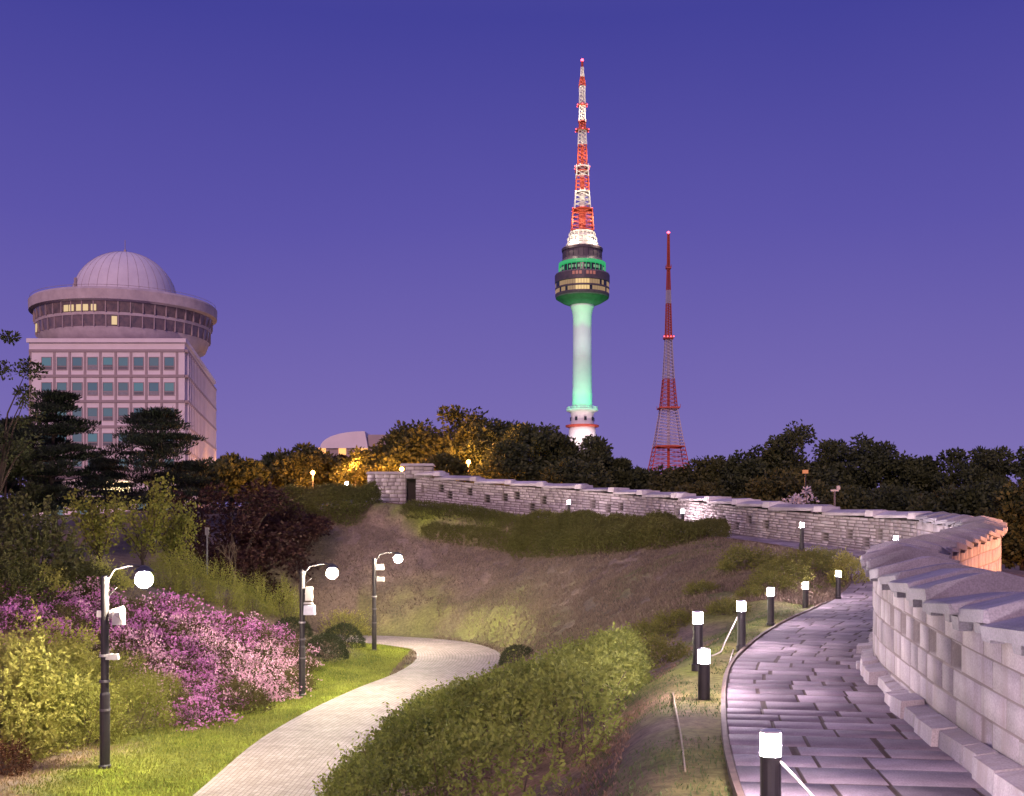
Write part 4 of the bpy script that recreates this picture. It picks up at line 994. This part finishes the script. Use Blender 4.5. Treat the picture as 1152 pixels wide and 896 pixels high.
az_g = [(240, 730), (300, 727), (325, 745), (320, 728), (155, 770), (180, 785), (150, 690), (270, 792), (270, 702), (70, 700), (330, 768), (200, 800), (140, 752), (120, 735)]
for src, pts in ((az, az_m), (ap, az_p), (ag, az_g)):
    for i, (px, py) in enumerate(pts):
        s = random.uniform(.8, 1.15); p = G(px, py + 8)
        if i == 0: place(src, p, s, 0)
        else: again(src, None, p, s, random.uniform(0, 6.28), s * random.uniform(.85, 1.15))
# --- yellow green shrubs by the first lamp post
y0 = bush('leafy_shrub', 'x', 'shrub', 1.25, 1.75, M_shy, 51, 620, 10, .115, .5, up=.7, rough=.3)
b0 = bush('broom_shrub', 'x', 'shrub', 1.05, 1.35, M_shb, 52, 900, 9, .07, .55, up=1.4, wid=.3)
Y_ = [((35, 838), 1.15, 1.2, 'big yellow green shrub with bushy leaves beside the first lamp post'), ((10, 850), 1.0, .95, 'yellow green shrub cut by the picture edge near the first lamp post'), ((62, 765), 1.0, .82, 'tall yellow green shrub on the bank above the first lamp post'), ((14, 778), 1.05, .78, 'yellow green shrub low on the bank at the picture edge')]
for i, ((px, py), s, sz, lab) in enumerate(Y_):
    p = G(px, py); o = place(y0, p, s, 0, sz) if i == 0 else again(y0, lab, p, s, i * 2.1, sz); o['label'] = lab
B_ = [((95, 838), 1.0, 1.1, 'wispy broom shrub right behind the first lamp post'), ((150, 822), 1.0, 1.0, 'wispy broom shrub between first lamp post and azaleas'), ((178, 800), .8, .8, 'low wispy broom shrub touching the magenta azaleas'), ((70, 820), .9, 1.2, 'olive wispy shrub next to the big leafy shrub'), ((125, 790), 1.0, 1.0, 'wispy shrub higher on the bank behind the lamp post')]
for i, ((px, py), s, sz, lab) in enumerate(B_):
    p = G(px, py); o = place(b0, p, s, 0, sz) if i == 0 else again(b0, lab, p, s, i * 1.3, sz); o['label'] = lab
# upright grassy shrubs on top of the bank
u0 = bush('upright_shrub', 'x', 'shrub', .95, 1.7, M_shb, 53, 700, 9, .08, .8, up=2.4, wid=.28)
U_ = [((215, 672), 1.0, 1.0, 'upright feathery shrub above the azaleas beside the first lamp glow'), ((250, 684), 1.0, 1.0, 'upright feathery shrub in the middle of the bank row'), ((285, 690), .95, .9, 'upright feathery shrub next to the bright tufted one'), ((320, 700), .85, 1.05, 'bright tufted upright shrub beside the middle lamp post'), ((188, 664), 1.0, .9, 'upright feathery shrub at the shaded end of the bank row')]
for i, ((px, py), s, sz, lab) in enumerate(U_):
    p = G(px, py); o = place(u0, p, s, 0, sz) if i == 0 else again(u0, lab, p, s, i * 1.9, sz); o['label'] = lab
Dk = [((30, 655), 1.9, 2.0, 'large dark feathery shrub under the pine at the picture edge'), ((85, 668), 1.2, .8, 'dark feathery shrub beneath the tall pine'), ((5, 680), 1.3, 1.1, 'dark shrub at the picture edge above the azaleas')]
d0 = bush('shaded_shrub', 'x', 'shrub', 1.0, 1.3, M_leafG, 54, 600, 9, .09, .5, up=1.0)
for i, ((px, py), s, sz, lab) in enumerate(Dk):
    p = G(px, py); o = place(d0, p, s, 0, sz) if i == 0 else again(d0, lab, p, s, i * 1.9, sz); o['label'] = lab
gl = bush('leafy_shrub', 'low yellow green shrub on the bank top beneath the young trees', 'shrub', 1.3, .9, M_shy, 55, 500, 9, .09, .35); place(gl, G(105, 660), 1.0)
again(gl, 'low yellow green shrub on the bank top near the picture edge', G(28, 668), 1.1, 2)
rk = bush('rusty_shrub', 'small rusty brown shrub in the corner before the yellow green shrubs', 'shrub', .5, .7, leafmat('rusty leaf', (.03, .025, .015), (.20, .08, .03), .2), 56, 260, 8, .06, .25); place(rk, G(8, 872), 1.0)

# --- trees.  put(px, py_base, Y): base on the ground at that distance
def base(px, Y): x = (px - 576) * Y / F; return (x, Y, z1(x, Y))
def top_h(py_top, Y, x): return CH + (HZ - py_top) * Y / F - z1(x, Y)
def broad_at(px, top, Y, wpx, m, lab, seed, **k):
    b = base(px, Y); H = top_h(top, Y, b[0]); R = wpx / 2 * Y / F; o = broad_tree(k.pop('name', 'broadleaf_tree'), lab, H, R, m, seed, **k); o.location = b; return o
# young sapling trees, lit from the lamp
def sapling(px, Y, top, lab, seed, fan):
    rs = np.random.default_rng(seed); rr = random.Random(seed); b = base(px, Y); H = top_h(top, Y, b[0]); root = thing('young_tree', lab, 'tree', b); mb = MB(); lv = Leaves()
    mb.tube([(0, 0, -.2), (.02, 0, H * .25), (0, 0, H * .4)], [.06, .05, .04], 6)
    for k in range(11):
        a = rr.uniform(0, 6.28); sp = rr.uniform(.25, 1) * fan; tip = np.array([math.cos(a) * sp, math.sin(a) * sp * .6, H * rr.uniform(.72, 1.0)]); st = np.array([0, 0, H * rr.uniform(.12, .4)]); mid = st * .5 + tip * .5 + np.array([math.cos(a), math.sin(a), -.3]) * .12 * H * .3
        mb.tube([st, mid, tip], [.03, .02, .006], 5, False)
        n = 150; t = rs.random(n) ** .8 * .85 + .12; c = (st[None] * ((1 - t) ** 2)[:, None] + mid[None] * (2 * t * (1 - t))[:, None] + tip[None] * (t ** 2)[:, None]); c = c + rs.normal(size=(n, 3)) * .17
        lv.add(c, rdir(n, .3), .15 * rs.uniform(.7, 1.2, n), .10, np.clip(.2 + .7 * rs.random(n), 0, 1))
    lv.build('crown', M_leafY, root); mb.build('trunk', M_bark, root)
sapling(112, 41, 548, 'sparse yellow green young tree behind the first lamp post', 61, 1.5)
sapling(160, 43, 535, 'taller sparse young tree standing before the middle of the pines', 62, 1.6)
sapling(195, 45, 562, 'slim young tree beside the red maple', 63, 1.2)
b = base(62, 52); o = pine_tree('pine_tree', 'tall layered dark pine in front of the pale building facade', top_h(447, 52, b[0]), 2.8, 71, 9, .3, .0); o.location = b
b = base(172, 58); o = pine_tree('pine_tree', 'spreading dark pine with a pointed top before the building corner', top_h(468, 58, b[0]), 3.6, 72, 8, .32, .01); o.location = b
b = base(-2, 40); o = broad_tree('broadleaf_tree', 'dark leafy tree reaching in at the picture edge beside the building', top_h(372, 40, b[0]), 1.2, M_leafD, 73, 17, 110, .10, low=.3); o.location = b
b = base(20, 60); o = pine_tree('pine_tree', 'dark pine filling the picture edge behind the layered pine', top_h(478, 60, b[0]), 2.6, 74, 9, .25); o.location = b
b = base(8, 50); o = broad_tree('broadleaf_tree', 'dark bushy tree filling the picture edge below the leafy branches', top_h(492, 50, b[0]), 1.5, M_leafD, 77, 40, 130, .13, low=.1); o.location = b
b = base(118, 66); o = pine_tree('pine_tree', 'dark pine in the gap between the two tall pines', top_h(522, 66, b[0]), 2.2, 75, 6, .3); o.location = b
b = base(215, 66); o = pine_tree('pine_tree', 'low dark pine at the foot of the building corner', top_h(525, 66, b[0]), 2.4, 76, 6, .3); o.location = b
broad_at(262, 552, 56, 128, M_red_l, 'dark red maple beside the dim path on the bank', 81, name='maple_tree', ncl=60, nlf=170, leaf=.15, low=.1)
broad_at(325, 578, 60, 90, M_red_l, 'smaller dark red maple below the trimmed brow hedge', 82, name='maple_tree', ncl=40, nlf=150, leaf=.14, low=.1)
def bare_tree(px, Y, top, lab, seed):
    rr = random.Random(seed); b = base(px, Y); H = top_h(top, Y, b[0]); root = thing('bare_tree', lab, 'tree', b); mb = MB()
    def br(p, d, l, r, n):
        q = p + d * l; mb.tube([p, (p + q) / 2 + np.array([rr.uniform(-.04, .04) for _ in range(3)]) * l, q], [r, r * .8, r * .55], 4, False)
        if n:
            for _ in range(3): br(q, unit(d + np.array([rr.uniform(-.7, .7), rr.uniform(-.7, .7), rr.uniform(-.1, .4)])), l * .68, r * .55, n - 1)
    br(np.array([0, 0, -.1]), np.array([0, 0, 1.]), H * .34, .075, 4); mb.build('trunk', M_twig, root)
bare_tree(264, 50, 598, 'small bare branched tree above the upright shrubs', 83)
# hilltop row, left to centre
broad_at(262, 515, 88, 60, M_leafD, 'dark tree beside the building corner over an orange light', 91, leaf=.26)
broad_at(300, 522, 95, 70, M_leafD, 'low dark tree between the building and the orange lit trees', 92, leaf=.26)
broad_at(345, 506, 92, 70, M_leafG, 'broad tree lit orange from below beyond the brow hedge', 93, leaf=.25)
broad_at(420, 505, 88, 68, M_leafG, 'olive tree lit orange in front of the arched pavilion', 94, leaf=.24)
broad_at(385, 512, 96, 46, M_red_l, 'reddish orange lit tree beneath the white pavilion roof', 95, leaf=.24)
broad_at(468, 478, 92, 82, M_leafG, 'tall golden lit tree just above the stone gate', 96, ncl=60, leaf=.25)
broad_at(518, 468, 90, 84, M_leafG, 'highest rounded golden green tree on the hilltop', 97, ncl=64, leaf=.25)
broad_at(560, 474, 88, 70, M_leafD, 'dark tree between the golden tree and the hilltop pines', 98, ncl=56, leaf=.24)
broad_at(608, 476, 84, 78, M_leafD, 'dense dark tree on the hilltop before the tower base', 99, ncl=60, leaf=.22)
broad_at(652, 488, 86, 80, M_leafD, 'dense dark tree directly below the green tower shaft', 101, ncl=60, leaf=.22)
broad_at(690, 512, 86, 56, M_leafD, 'dark tree stepping down beyond the tower base', 102, leaf=.22)
broad_at(718, 532, 88, 44, M_leafD, 'small dark tree at the end of the hilltop row before the lattice mast', 103, leaf=.22, ncl=34)
broad_at(575, 505, 80, 70, M_leafD, 'dark bushy tree close behind the far wall below the hilltop pines', 104, leaf=.2)
broad_at(640, 518, 78, 76, M_leafD, 'low dark tree close behind the far wall under the tower', 105, leaf=.2)
broad_at(500, 512, 78, 44, M_leafG, 'slim orange lit tree close behind the gate wall', 106, leaf=.2, ncl=30)
# right row beyond the wall
RT = [(765, 528, 82, 62, M_leafG, 'low olive tree covering the foot of the lattice mast'), (805, 516, 78, 70, M_leafG, 'olive tree beside the lattice mast base'), (848, 508, 76, 70, M_leafD, 'mid height dark tree between olive trees and the tall row'), (898, 490, 76, 84, M_leafD, 'tall dark tree with a high peak above the far wall bollard'),
      (940, 498, 82, 60, M_leafD, 'dark tree beside the highest peak of the wooded row'), (985, 496, 78, 84, M_leafD, 'rounded dark tree in the middle of the wooded row'), (1040, 512, 76, 70, M_leafD, 'lower dark tree in the dip of the wooded row'), (1085, 505, 74, 66, M_leafD, 'dark tree above the orange lit wall bend'), (1128, 502, 70, 76, M_leafD, 'dark tree at the picture edge above the wall bend'),
      (870, 540, 68, 90, M_leafG, 'shaded bushy tree just behind the far wall'), (935, 545, 66, 90, M_leafD, 'wide dark bushy tree behind the pale blossoming tree'), (1010, 545, 64, 90, M_leafD, 'wide dark bushy tree close behind the lower far wall'), (1075, 545, 58, 90, M_leafD, 'dark bushy tree right behind the wall bend'), (1150, 545, 50, 90, M_leafG, 'brownish tree beside the orange lit end of the wall'), (785, 545, 72, 70, M_leafG, 'low olive bush tree behind the wall under the lattice mast')]
for i, (px, top, Y, wp, m, lab) in enumerate(RT): broad_at(px, top, Y, wp, m, lab, 120 + i, leaf=.2 if Y > 70 else .17, ncl=54, low=.06, trunk_h=.2)
broad_at(900, 543, 56.5, 40, M_pale, 'pale whitish flowering tree showing over the far wall', 150, ncl=12, nlf=34, leaf=.12)
# --- grass
def grass(name, n, region, mask, hgt, wid, a, b, seed, label=None, thr=.35):
    rs = np.random.default_rng(seed); x0, x1_, y0, y1 = region
    x = rs.uniform(x0, x1_, n); y = y0 + (y1 - y0) * rs.random(n) ** 1.35
    mk, dl_, de_ = lawn_mask(x, y); k = mask(x, y, mk, dl_, de_, rs); x, y = x[k], y[k]
    # keep off the paths
    q = np.full(len(x), 99.)
    for s in range(0, len(x), 8000): q[s:s+8000] = np.sqrt(((x[s:s+8000][:, None] - Pc[None, :, 0]) ** 2 + (y[s:s+8000][:, None] - Pc[None, :, 1]) ** 2).min(1))
    def off(x, y, A, B, nn):
        r = np.zeros(len(x), bool)
        pl = np.concatenate([A[::4, :2], B[::-4, :2]]); return inpoly(x, y, pl)
    k = ~(off(x, y, Li, Lo, 0) | inpoly(x, y, np.concatenate([El[::4, :2], (Wl[:, :2] + wn * TH)[::-4]]))); x, y = x[k], y[k]; n = len(x); z = zt(x, y)
    lv = Leaves(); D = unit(np.c_[rs.normal(size=(n, 2)) * .45, np.ones(n)])
    lv.add(np.c_[x, y, z - .01], D, hgt * rs.uniform(.5, 1.4, n), wid * rs.uniform(.7, 1.4, n), np.clip(.5 + .25 * rs.normal(size=n) + .35 * (vnoise(x, y, .8, 21) - .5), 0, 1), .05)
    o = lv.build(name, leafmat(name + ' blade', a, b, .3, .6), None); return tag(o, kind='stuff')
grass('lawn_grass', 150000, (-14, -3.6, 17, 52), lambda x, y, m, dl, de, rs: (m > rs.random(len(m)) * .8 + .1) & (x < -3.8), .085, .016, (.12, .15, .025), (.37, .38, .09), 201)
grass('dry_grass', 260000, (-13, 12, 33, 64), lambda x, y, m, dl, de, rs: (x > -12) & ((m < .35) | (x > -3.8)) & (vnoise(x, y, .45, 88) > .3), .13, .028, (.115, .088, .068), (.28, .215, .16), 202)
grass('verge_grass', 90000, (-.5, 12.5, 7, 40), lambda x, y, m, dl, de, rs: (de < 2.2) & (vnoise(x, y, .7, 31) > .3), .055, .009, (.045, .085, .02), (.13, .17, .05), 203)
grass('leaf_litter', 60000, (-1.5, 4.5, 9, 33), lambda x, y, m, dl, de, rs: (x > -1.5) & (de > 1.1) & (vnoise(x, y, .5, 77) > .5), .05, .016, (.16, .10, .065), (.38, .26, .17), 205)
grass('straw_grass', 60000, (-15, -5.5, 17, 40), lambda x, y, m, dl, de, rs: (m < .5), .09, .012, (.17, .12, .05), (.36, .27, .12), 204)
# ------------------------------------------------------------------ lamps and small things
M_post = mat('dark post paint', (.022, .020, .024), (.035, .030, .034), 4, .45, .1, spec=.5)
M_band = mat('dark band', (.16, .15, .16), (.10, .09, .10), 5, .5)
M_steel = mat('galvanised fitting', (.55, .53, .52), (.42, .40, .40), 5, .4, .1, metal=.3)
M_lamp = emat('lamp globe', (1, .87, .62), 2300); M_boll = emat('bollard light', (1, .80, .88), 600)
def post(px, pyb, Y, top, gx_, gy, label):
    x, y = (px - 576) * Y / F, Y; z = z1(x, y); H = CH + (HZ - top) * Y / F - z
    ro = thing('lamp_post', label, 'lamp post', (x, y, z))
    mb = MB(); mb.lathe([(.13, -.2), (.13, .05), (.105, .08), (.105, 1.55), (.085, 1.6), (.085, H), (.05, H + .04)], 14); mb.build('pole', M_post, ro)
    [MB().lathe([(.09, zz), (.113, zz), (.113, zz + .05), (.09, zz + .05)], 14).build('clamp_band', mm, ro) for zz, mm in ((H * .30, M_band), (H * .45, M_band), (H * .585, M_steel))]
    dx = (gx_ - px) * Y / F; gz = CH + (HZ - gy) * Y / F - z
    mb = MB(); mb.tube([(0, 0, H - .15), (dx * .25, -.02, max(gz + .22, H - .05)), (dx * .65, -.04, gz + .30), (dx, -.05, gz + .27)], .028, 8); mb.tube([(0, 0, H - .45), (dx * .3, -.02, H - .22)], .018, 6); mb.build('arm', M_post, ro)
    hd = MB().lathe([(.02, .30), (.07, .28), (.19, .20), (.21, .17), (.18, .17)], 18, (dx, -.05, gz)).build('lamp_hood', M_post, ro)
    MB().sphere((dx, -.05, gz), .185, 14, 8).build('lamp_globe', M_lamp, ro)
    return ro, H
lp, H = post(118, 863, 23.5, 650, 163, 652, 'first dark lamp post with a white speaker, standing among the shrubs near the azaleas')
def fit_box(ro, zc, off, d, m=None, name='speaker_box'):
    mb = MB(); mb.box((off, -.02, zc), d, 0, .92); mb.tube([(.0, -.02, zc), (off, -.02, zc)], .02, 6); o = mb.build(name, m or M_steel, ro)
    return o
M_wbox = mat('white plastic', (.50, .49, .48), (.40, .39, .38), 6, .5)
o = MB().lathe([(.06, -.12), (.08, -.1), (.15, .12), (.17, .16), (.15, .17), (.02, .15)], 14); o.v = [(z * 1.0 + .22, y, x + H * .81) for x, y, z in o.v]; o.build('horn_speaker', M_wbox, lp)
fit_box(lp, H * .79, .30, (.22, .2, .30), M_wbox, 'speaker_box'); fit_box(lp, H * .585, .17, (.26, .12, .12), M_wbox, 'camera_unit'); fit_box(lp, H * .81, -.10, (.1, .12, .14), M_steel, 'junction_box')
lp, H = post(340, 785, 35.2, 643, 374, 645, 'middle dark lamp post with two pale boxes, beside the clipped bushes')
fit_box(lp, H * .82, .22, (.22, .2, .42), M_wbox, 'speaker_box'); fit_box(lp, H * .69, .24, (.36, .24, .30), mat('bluish housing', (.50, .50, .60), (.4, .4, .5), 6, .5), 'control_box'); fit_box(lp, H * .745, .2, (.3, .1, .06), M_wbox, 'bracket')
lp, H = post(421, 730, 49, 629, 448, 629, 'third dark lamp post on the lawn where the paved path turns')
fit_box(lp, H * .91, .26, (.36, .08, .26), M_wbox, 'sign_plate'); fit_box(lp, H * .78, .28, (.34, .1, .2), M_wbox, 'camera_unit')
mb = MB(); mb.v = []; mb.tube([(0, 0, 0), (0, 0, .01)], .01)
# bollards: body, collar, glowing head, cap
def bollard(label, loc, ht=.84, r=.078, light=True):
    ro = thing('bollard_light', label, 'bollard', loc, group='bollard lights along the flagged path')
    b = MB().lathe([(r * 1.25, -.25), (r * 1.25, .02), (r, .035), (r, ht - .215), (r * 1.03, ht - .20), (r * 1.03, ht - .185)], 18); b.build('post', M_post, ro)
    MB().lathe([(r * .98, ht - .185), (r * .98, ht - .015)], 18, cap=False).build('light_head', M_boll, ro)
    MB().lathe([(r * 1.0, ht - .015), (r * 1.0, ht), (r * .6, ht + .008), (.002, ht + .009)], 18).build('cap', M_steel, ro)
    return ro
def bpos(px, Y, top=None, ht=.84):
    x = (px - 576) * Y / F; z = z1(x, Y)
    if top is not None: z = CH + (HZ - top) * Y / F - ht
    return (x, Y, z)
BL = [(867, 8.3, 822, 'nearest-looking tall bollard light beside a white cable, in front of the whole row', .13), (792, 14.4, 730, 'bollard light on dark grass, overlapping the one behind it', 0), (785, 17.2, 688, 'bollard light half hidden behind the overlapping one', 0), (834, 20.2, 676, 'bollard light with a sagging cable tied to it', 0),
      (867, 25.6, 661, 'bollard light on the verge just past the one with the sagging cable', 0), (906, 31.8, 655, 'bollard light between the yellow shrub and the mid verge', 0), (943, 35, 642, 'last bollard light on the verge before the wall bend', 0), (1008, 40.0, 603, 'bollard light peeping over the coping at the wall bend', 0),
      (902, 43.6, 588, 'bollard light at the foot of the far wall on the bend', 0), (768, 54, 573, 'bollard light before the far wall above the hill lawn', 0), (640, 59, 563, 'bollard light on the brow below the far wall shrubs', 0), (390, 66, 542, 'distant bollard light on the brow before the orange lit trees', 0)]
first = None; heads = []
for i, (px, Y, top, lab, ex) in enumerate(BL):
    p = bpos(px, Y, top); p = (p[0], p[1], min(p[2], 9))
    lab = lab.replace('nearest-looking ', '')
    if first is None: first = bollard(lab, p); o = first
    else: o = copy_tree(first); o.location = p; o['label'] = lab
    g = z1(p[0], p[1]); heads.append(p)
    if g < p[2] - .25: o.scale = (1, 1, 1)
ob = copy_tree(first); ob.location = (1.55, 5.3, z1(1.55, 5.3) + .0); ob['label'] = 'bollard light at the start of the flagged path, ahead of the tallest one'
# cables
def rope(label, pts, r, m, nm='cable'):
    q = spl(pts, 40) if len(pts) > 2 else np.array(pts); return tag(MB().tube(q, r, 6).build(nm, m, None, True), label, 'cable')
M_rope = mat('white rope', (.62, .57, .52), (.5, .45, .4), 30, .8)
p = heads[0]; g = lambda x, y, dz=.02: (x, y, z1(x, y) + dz)
rope('white cable drooping from the tallest bollard across the flagstones', [(p[0] + .05, p[1] - .02, p[2] + .63), (p[0] + .16, p[1] - .3, p[2] + .50), (p[0] + .27, p[1] - .8, p[2] + .36), (p[0] + .42, p[1] - 1.4, p[2] + .30), (p[0] + .62, p[1] - 2.0, p[2] + .42)], .011, M_rope)
a, b = heads[3], heads[2]
rope('pale cable sagging between the two mid row bollards', [(a[0] - .07, a[1], a[2] + .55), (a[0] - .35, a[1] - .5, a[2] + .22), (b[0] + .45, b[1] + .9, b[2] + .08), (b[0] + .05, b[1] + .1, b[2] + .1)], .012, M_rope)
rope('pale cable lying along the grass edge of the flagged path', [g(*G(825, 733)[:2]), g(*G(820, 752)[:2]), g(*G(820, 775)[:2]), g(*G(821, 800)[:2]), g(*G(826, 832)[:2])], .013, M_rope)
rope('thin wire running over the dark grass toward the hedge', [g(*G(757, 783)[:2], .03), g(*G(760, 800)[:2], .03), g(*G(766, 832)[:2], .03), g(*G(771, 872)[:2], .03)], .009, mat('straw wire', (.40, .33, .2), (.3, .24, .15), 20, .8), 'wire')
# sodium park lamps in the trees; small hardware at the far wall
M_sod = emat('sodium lamp', (1, .40, .07), 60)
def park_lamp(px, py, Y, lab, power=0, h=None, r=.16):
    x = (px - 576) * Y / F; zl = CH + (HZ - py) * Y / F; z = z1(x, Y)
    ro = thing('park_lamp', lab, 'street lamp', (x, Y, z)); MB().lathe([(.07, -.2), (.06, zl - z - r), (.09, zl - z - r * .9)], 8).build('pole', M_post, ro)
    MB().sphere((0, 0, zl - z), r, 12, 8).build('lamp_globe', M_sod, ro)
    if power: point('sodium_light', (x, Y - r - .1, zl - .05), power, (1, .42, .09), .2)
for px, py, Y, lab, pw in ((498, 528, 84, 'orange glowing park lamp under the golden hilltop tree', 3500), (452, 528, 84, 'orange park lamp just above the stone gate wing', 3500), (400, 526, 86, 'orange park lamp among the reddish trees below the pavilion', 3000), (352, 532, 86, 'orange park lamp below the broad orange lit tree', 2500), (252, 548, 158, 'orange park lamp beside the building corner', 1500), (527, 520, 84, 'orange park lamp behind the slim orange lit tree', 2500),
    (249, 540, 174, 'orange street lamp farther along the pale building side', 1500), (246, 532, 190, 'orange street lamp at the rear of the pale building side', 1500)):
    park_lamp(px, py, Y, lab, pw)
# warm floodlight outside the wall bend (its glow falls on the outer face)
fl = thing('floodlight', 'low orange floodlight on the grass outside the wall bend', 'floodlight', (21.5, 27.5, z1(21.5, 27.5)))
MB().box((0, 0, .2), (.12, .12, .6)).build('stand', M_post, fl)
mb = MB(); mb.box((0, 0, .62), (.5, .22, .34)); mb.build('housing', M_post, fl)
mb = MB(); mb.box((0, .115, .62), (.44, .02, .28)); mb.build('lens', M_sod, fl)
spot('floodlight_beam', (21.5, 27.7, z1(21.5, 27.5) + .75), (15.6, 33, 1.2), 16000, (1, .40, .20), 130, .5, .15)
# post with camera on the far wall, small lit sign in the wood
cp = thing('camera_post', 'slim white post with a camera rising behind the far wall', 'post', base(939, 57)); z = CH + (HZ - 552) * 57 / F - cp.location[2]
MB().lathe([(.07, -.2), (.05, z)], 8).build('pole', M_band, cp); MB().box((0, 0, z), (.4, .12, .1)).box((.18, 0, z + .14), (.16, .16, .2)).build('camera_unit', M_wbox, cp)
bp = base(896, 66); park_z = CH + (HZ - 533) * 66 / F
rl = thing('wood_lamp', 'dim orange lamp glimpsed among the dark wooded row', 'street lamp', (bp[0], 64.0, bp[2])); MB().lathe([(.05, -.2), (.05, park_z - bp[2])], 8).build('pole', M_post, rl); MB().box((0, 0, park_z - bp[2]), (.3, .16, .2)).build('lamp_panel', emat('dim orange lamp', (1, .3, .1), .6), rl)
# dim path marker posts on the bank
bs = base(233, 49)
mk = thing('marker_post', 'small pale marker post glimpsed among the maple branches', 'post', bs); zz = CH + (HZ - 598) * 49 / F - bs[2]
MB().lathe([(.05, -.2), (.04, zz)], 8).build('pole', M_band, mk); MB().box((0, 0, zz), (.16, .12, .35)).build('marker_head', M_band, mk)

# low garden uplights between the far wall and the golden trees
for px, Y, pw, lab in ((440, 78, 2600, 'small uplight on the ground behind the stone gate wing'), (478, 77, 3600, 'small uplight on the ground under the tall golden tree'), (515, 78, 3000, 'small uplight on the ground under the rounded golden tree'), (400, 80, 2200, 'small uplight on the ground before the reddish pavilion tree'), (350, 82, 1800, 'small uplight on the ground before the broad orange lit tree')):
    b = base(px, Y); u = thing('garden_uplight', lab, 'uplight', b); MB().lathe([(.12, -.1), (.12, .25), (.16, .3), (.16, .34)], 10).build('housing', M_post, u); MB().lathe([(.001, .33), (.13, .345)], 10, cap=False).build('lens', M_sod, u)
    point('uplight_lamp', (b[0], b[1], b[2] + .6), pw, (1, .36, .07), .15)

for (x, y), lab in (((-22, 158), 'added unseen floodlight on the ground facing the building side, its front one'), ((-26, 186), 'added unseen floodlight on the ground facing the building side, its rear one')):  # out-of-sight floodlights added to brighten the building's side face
    u = thing('added_floodlight', lab, 'floodlight', (x, y, z1(x, y))); MB().box((0, 0, .4), (.14, .14, 1.0)).build('stand', M_post, u); MB().box((0, 0, 1.05), (.3, .7, .5)).build('housing', M_post, u)
    MB().box((-.16, 0, 1.05), (.02, .6, .4)).build('lens', M_sod, u); spot('floodlight_beam', (x - .25, y, z1(x, y) + 1.05), (-47.5, y + 6, 14), 16000, (1, .66, .60), 100, .8, .3)
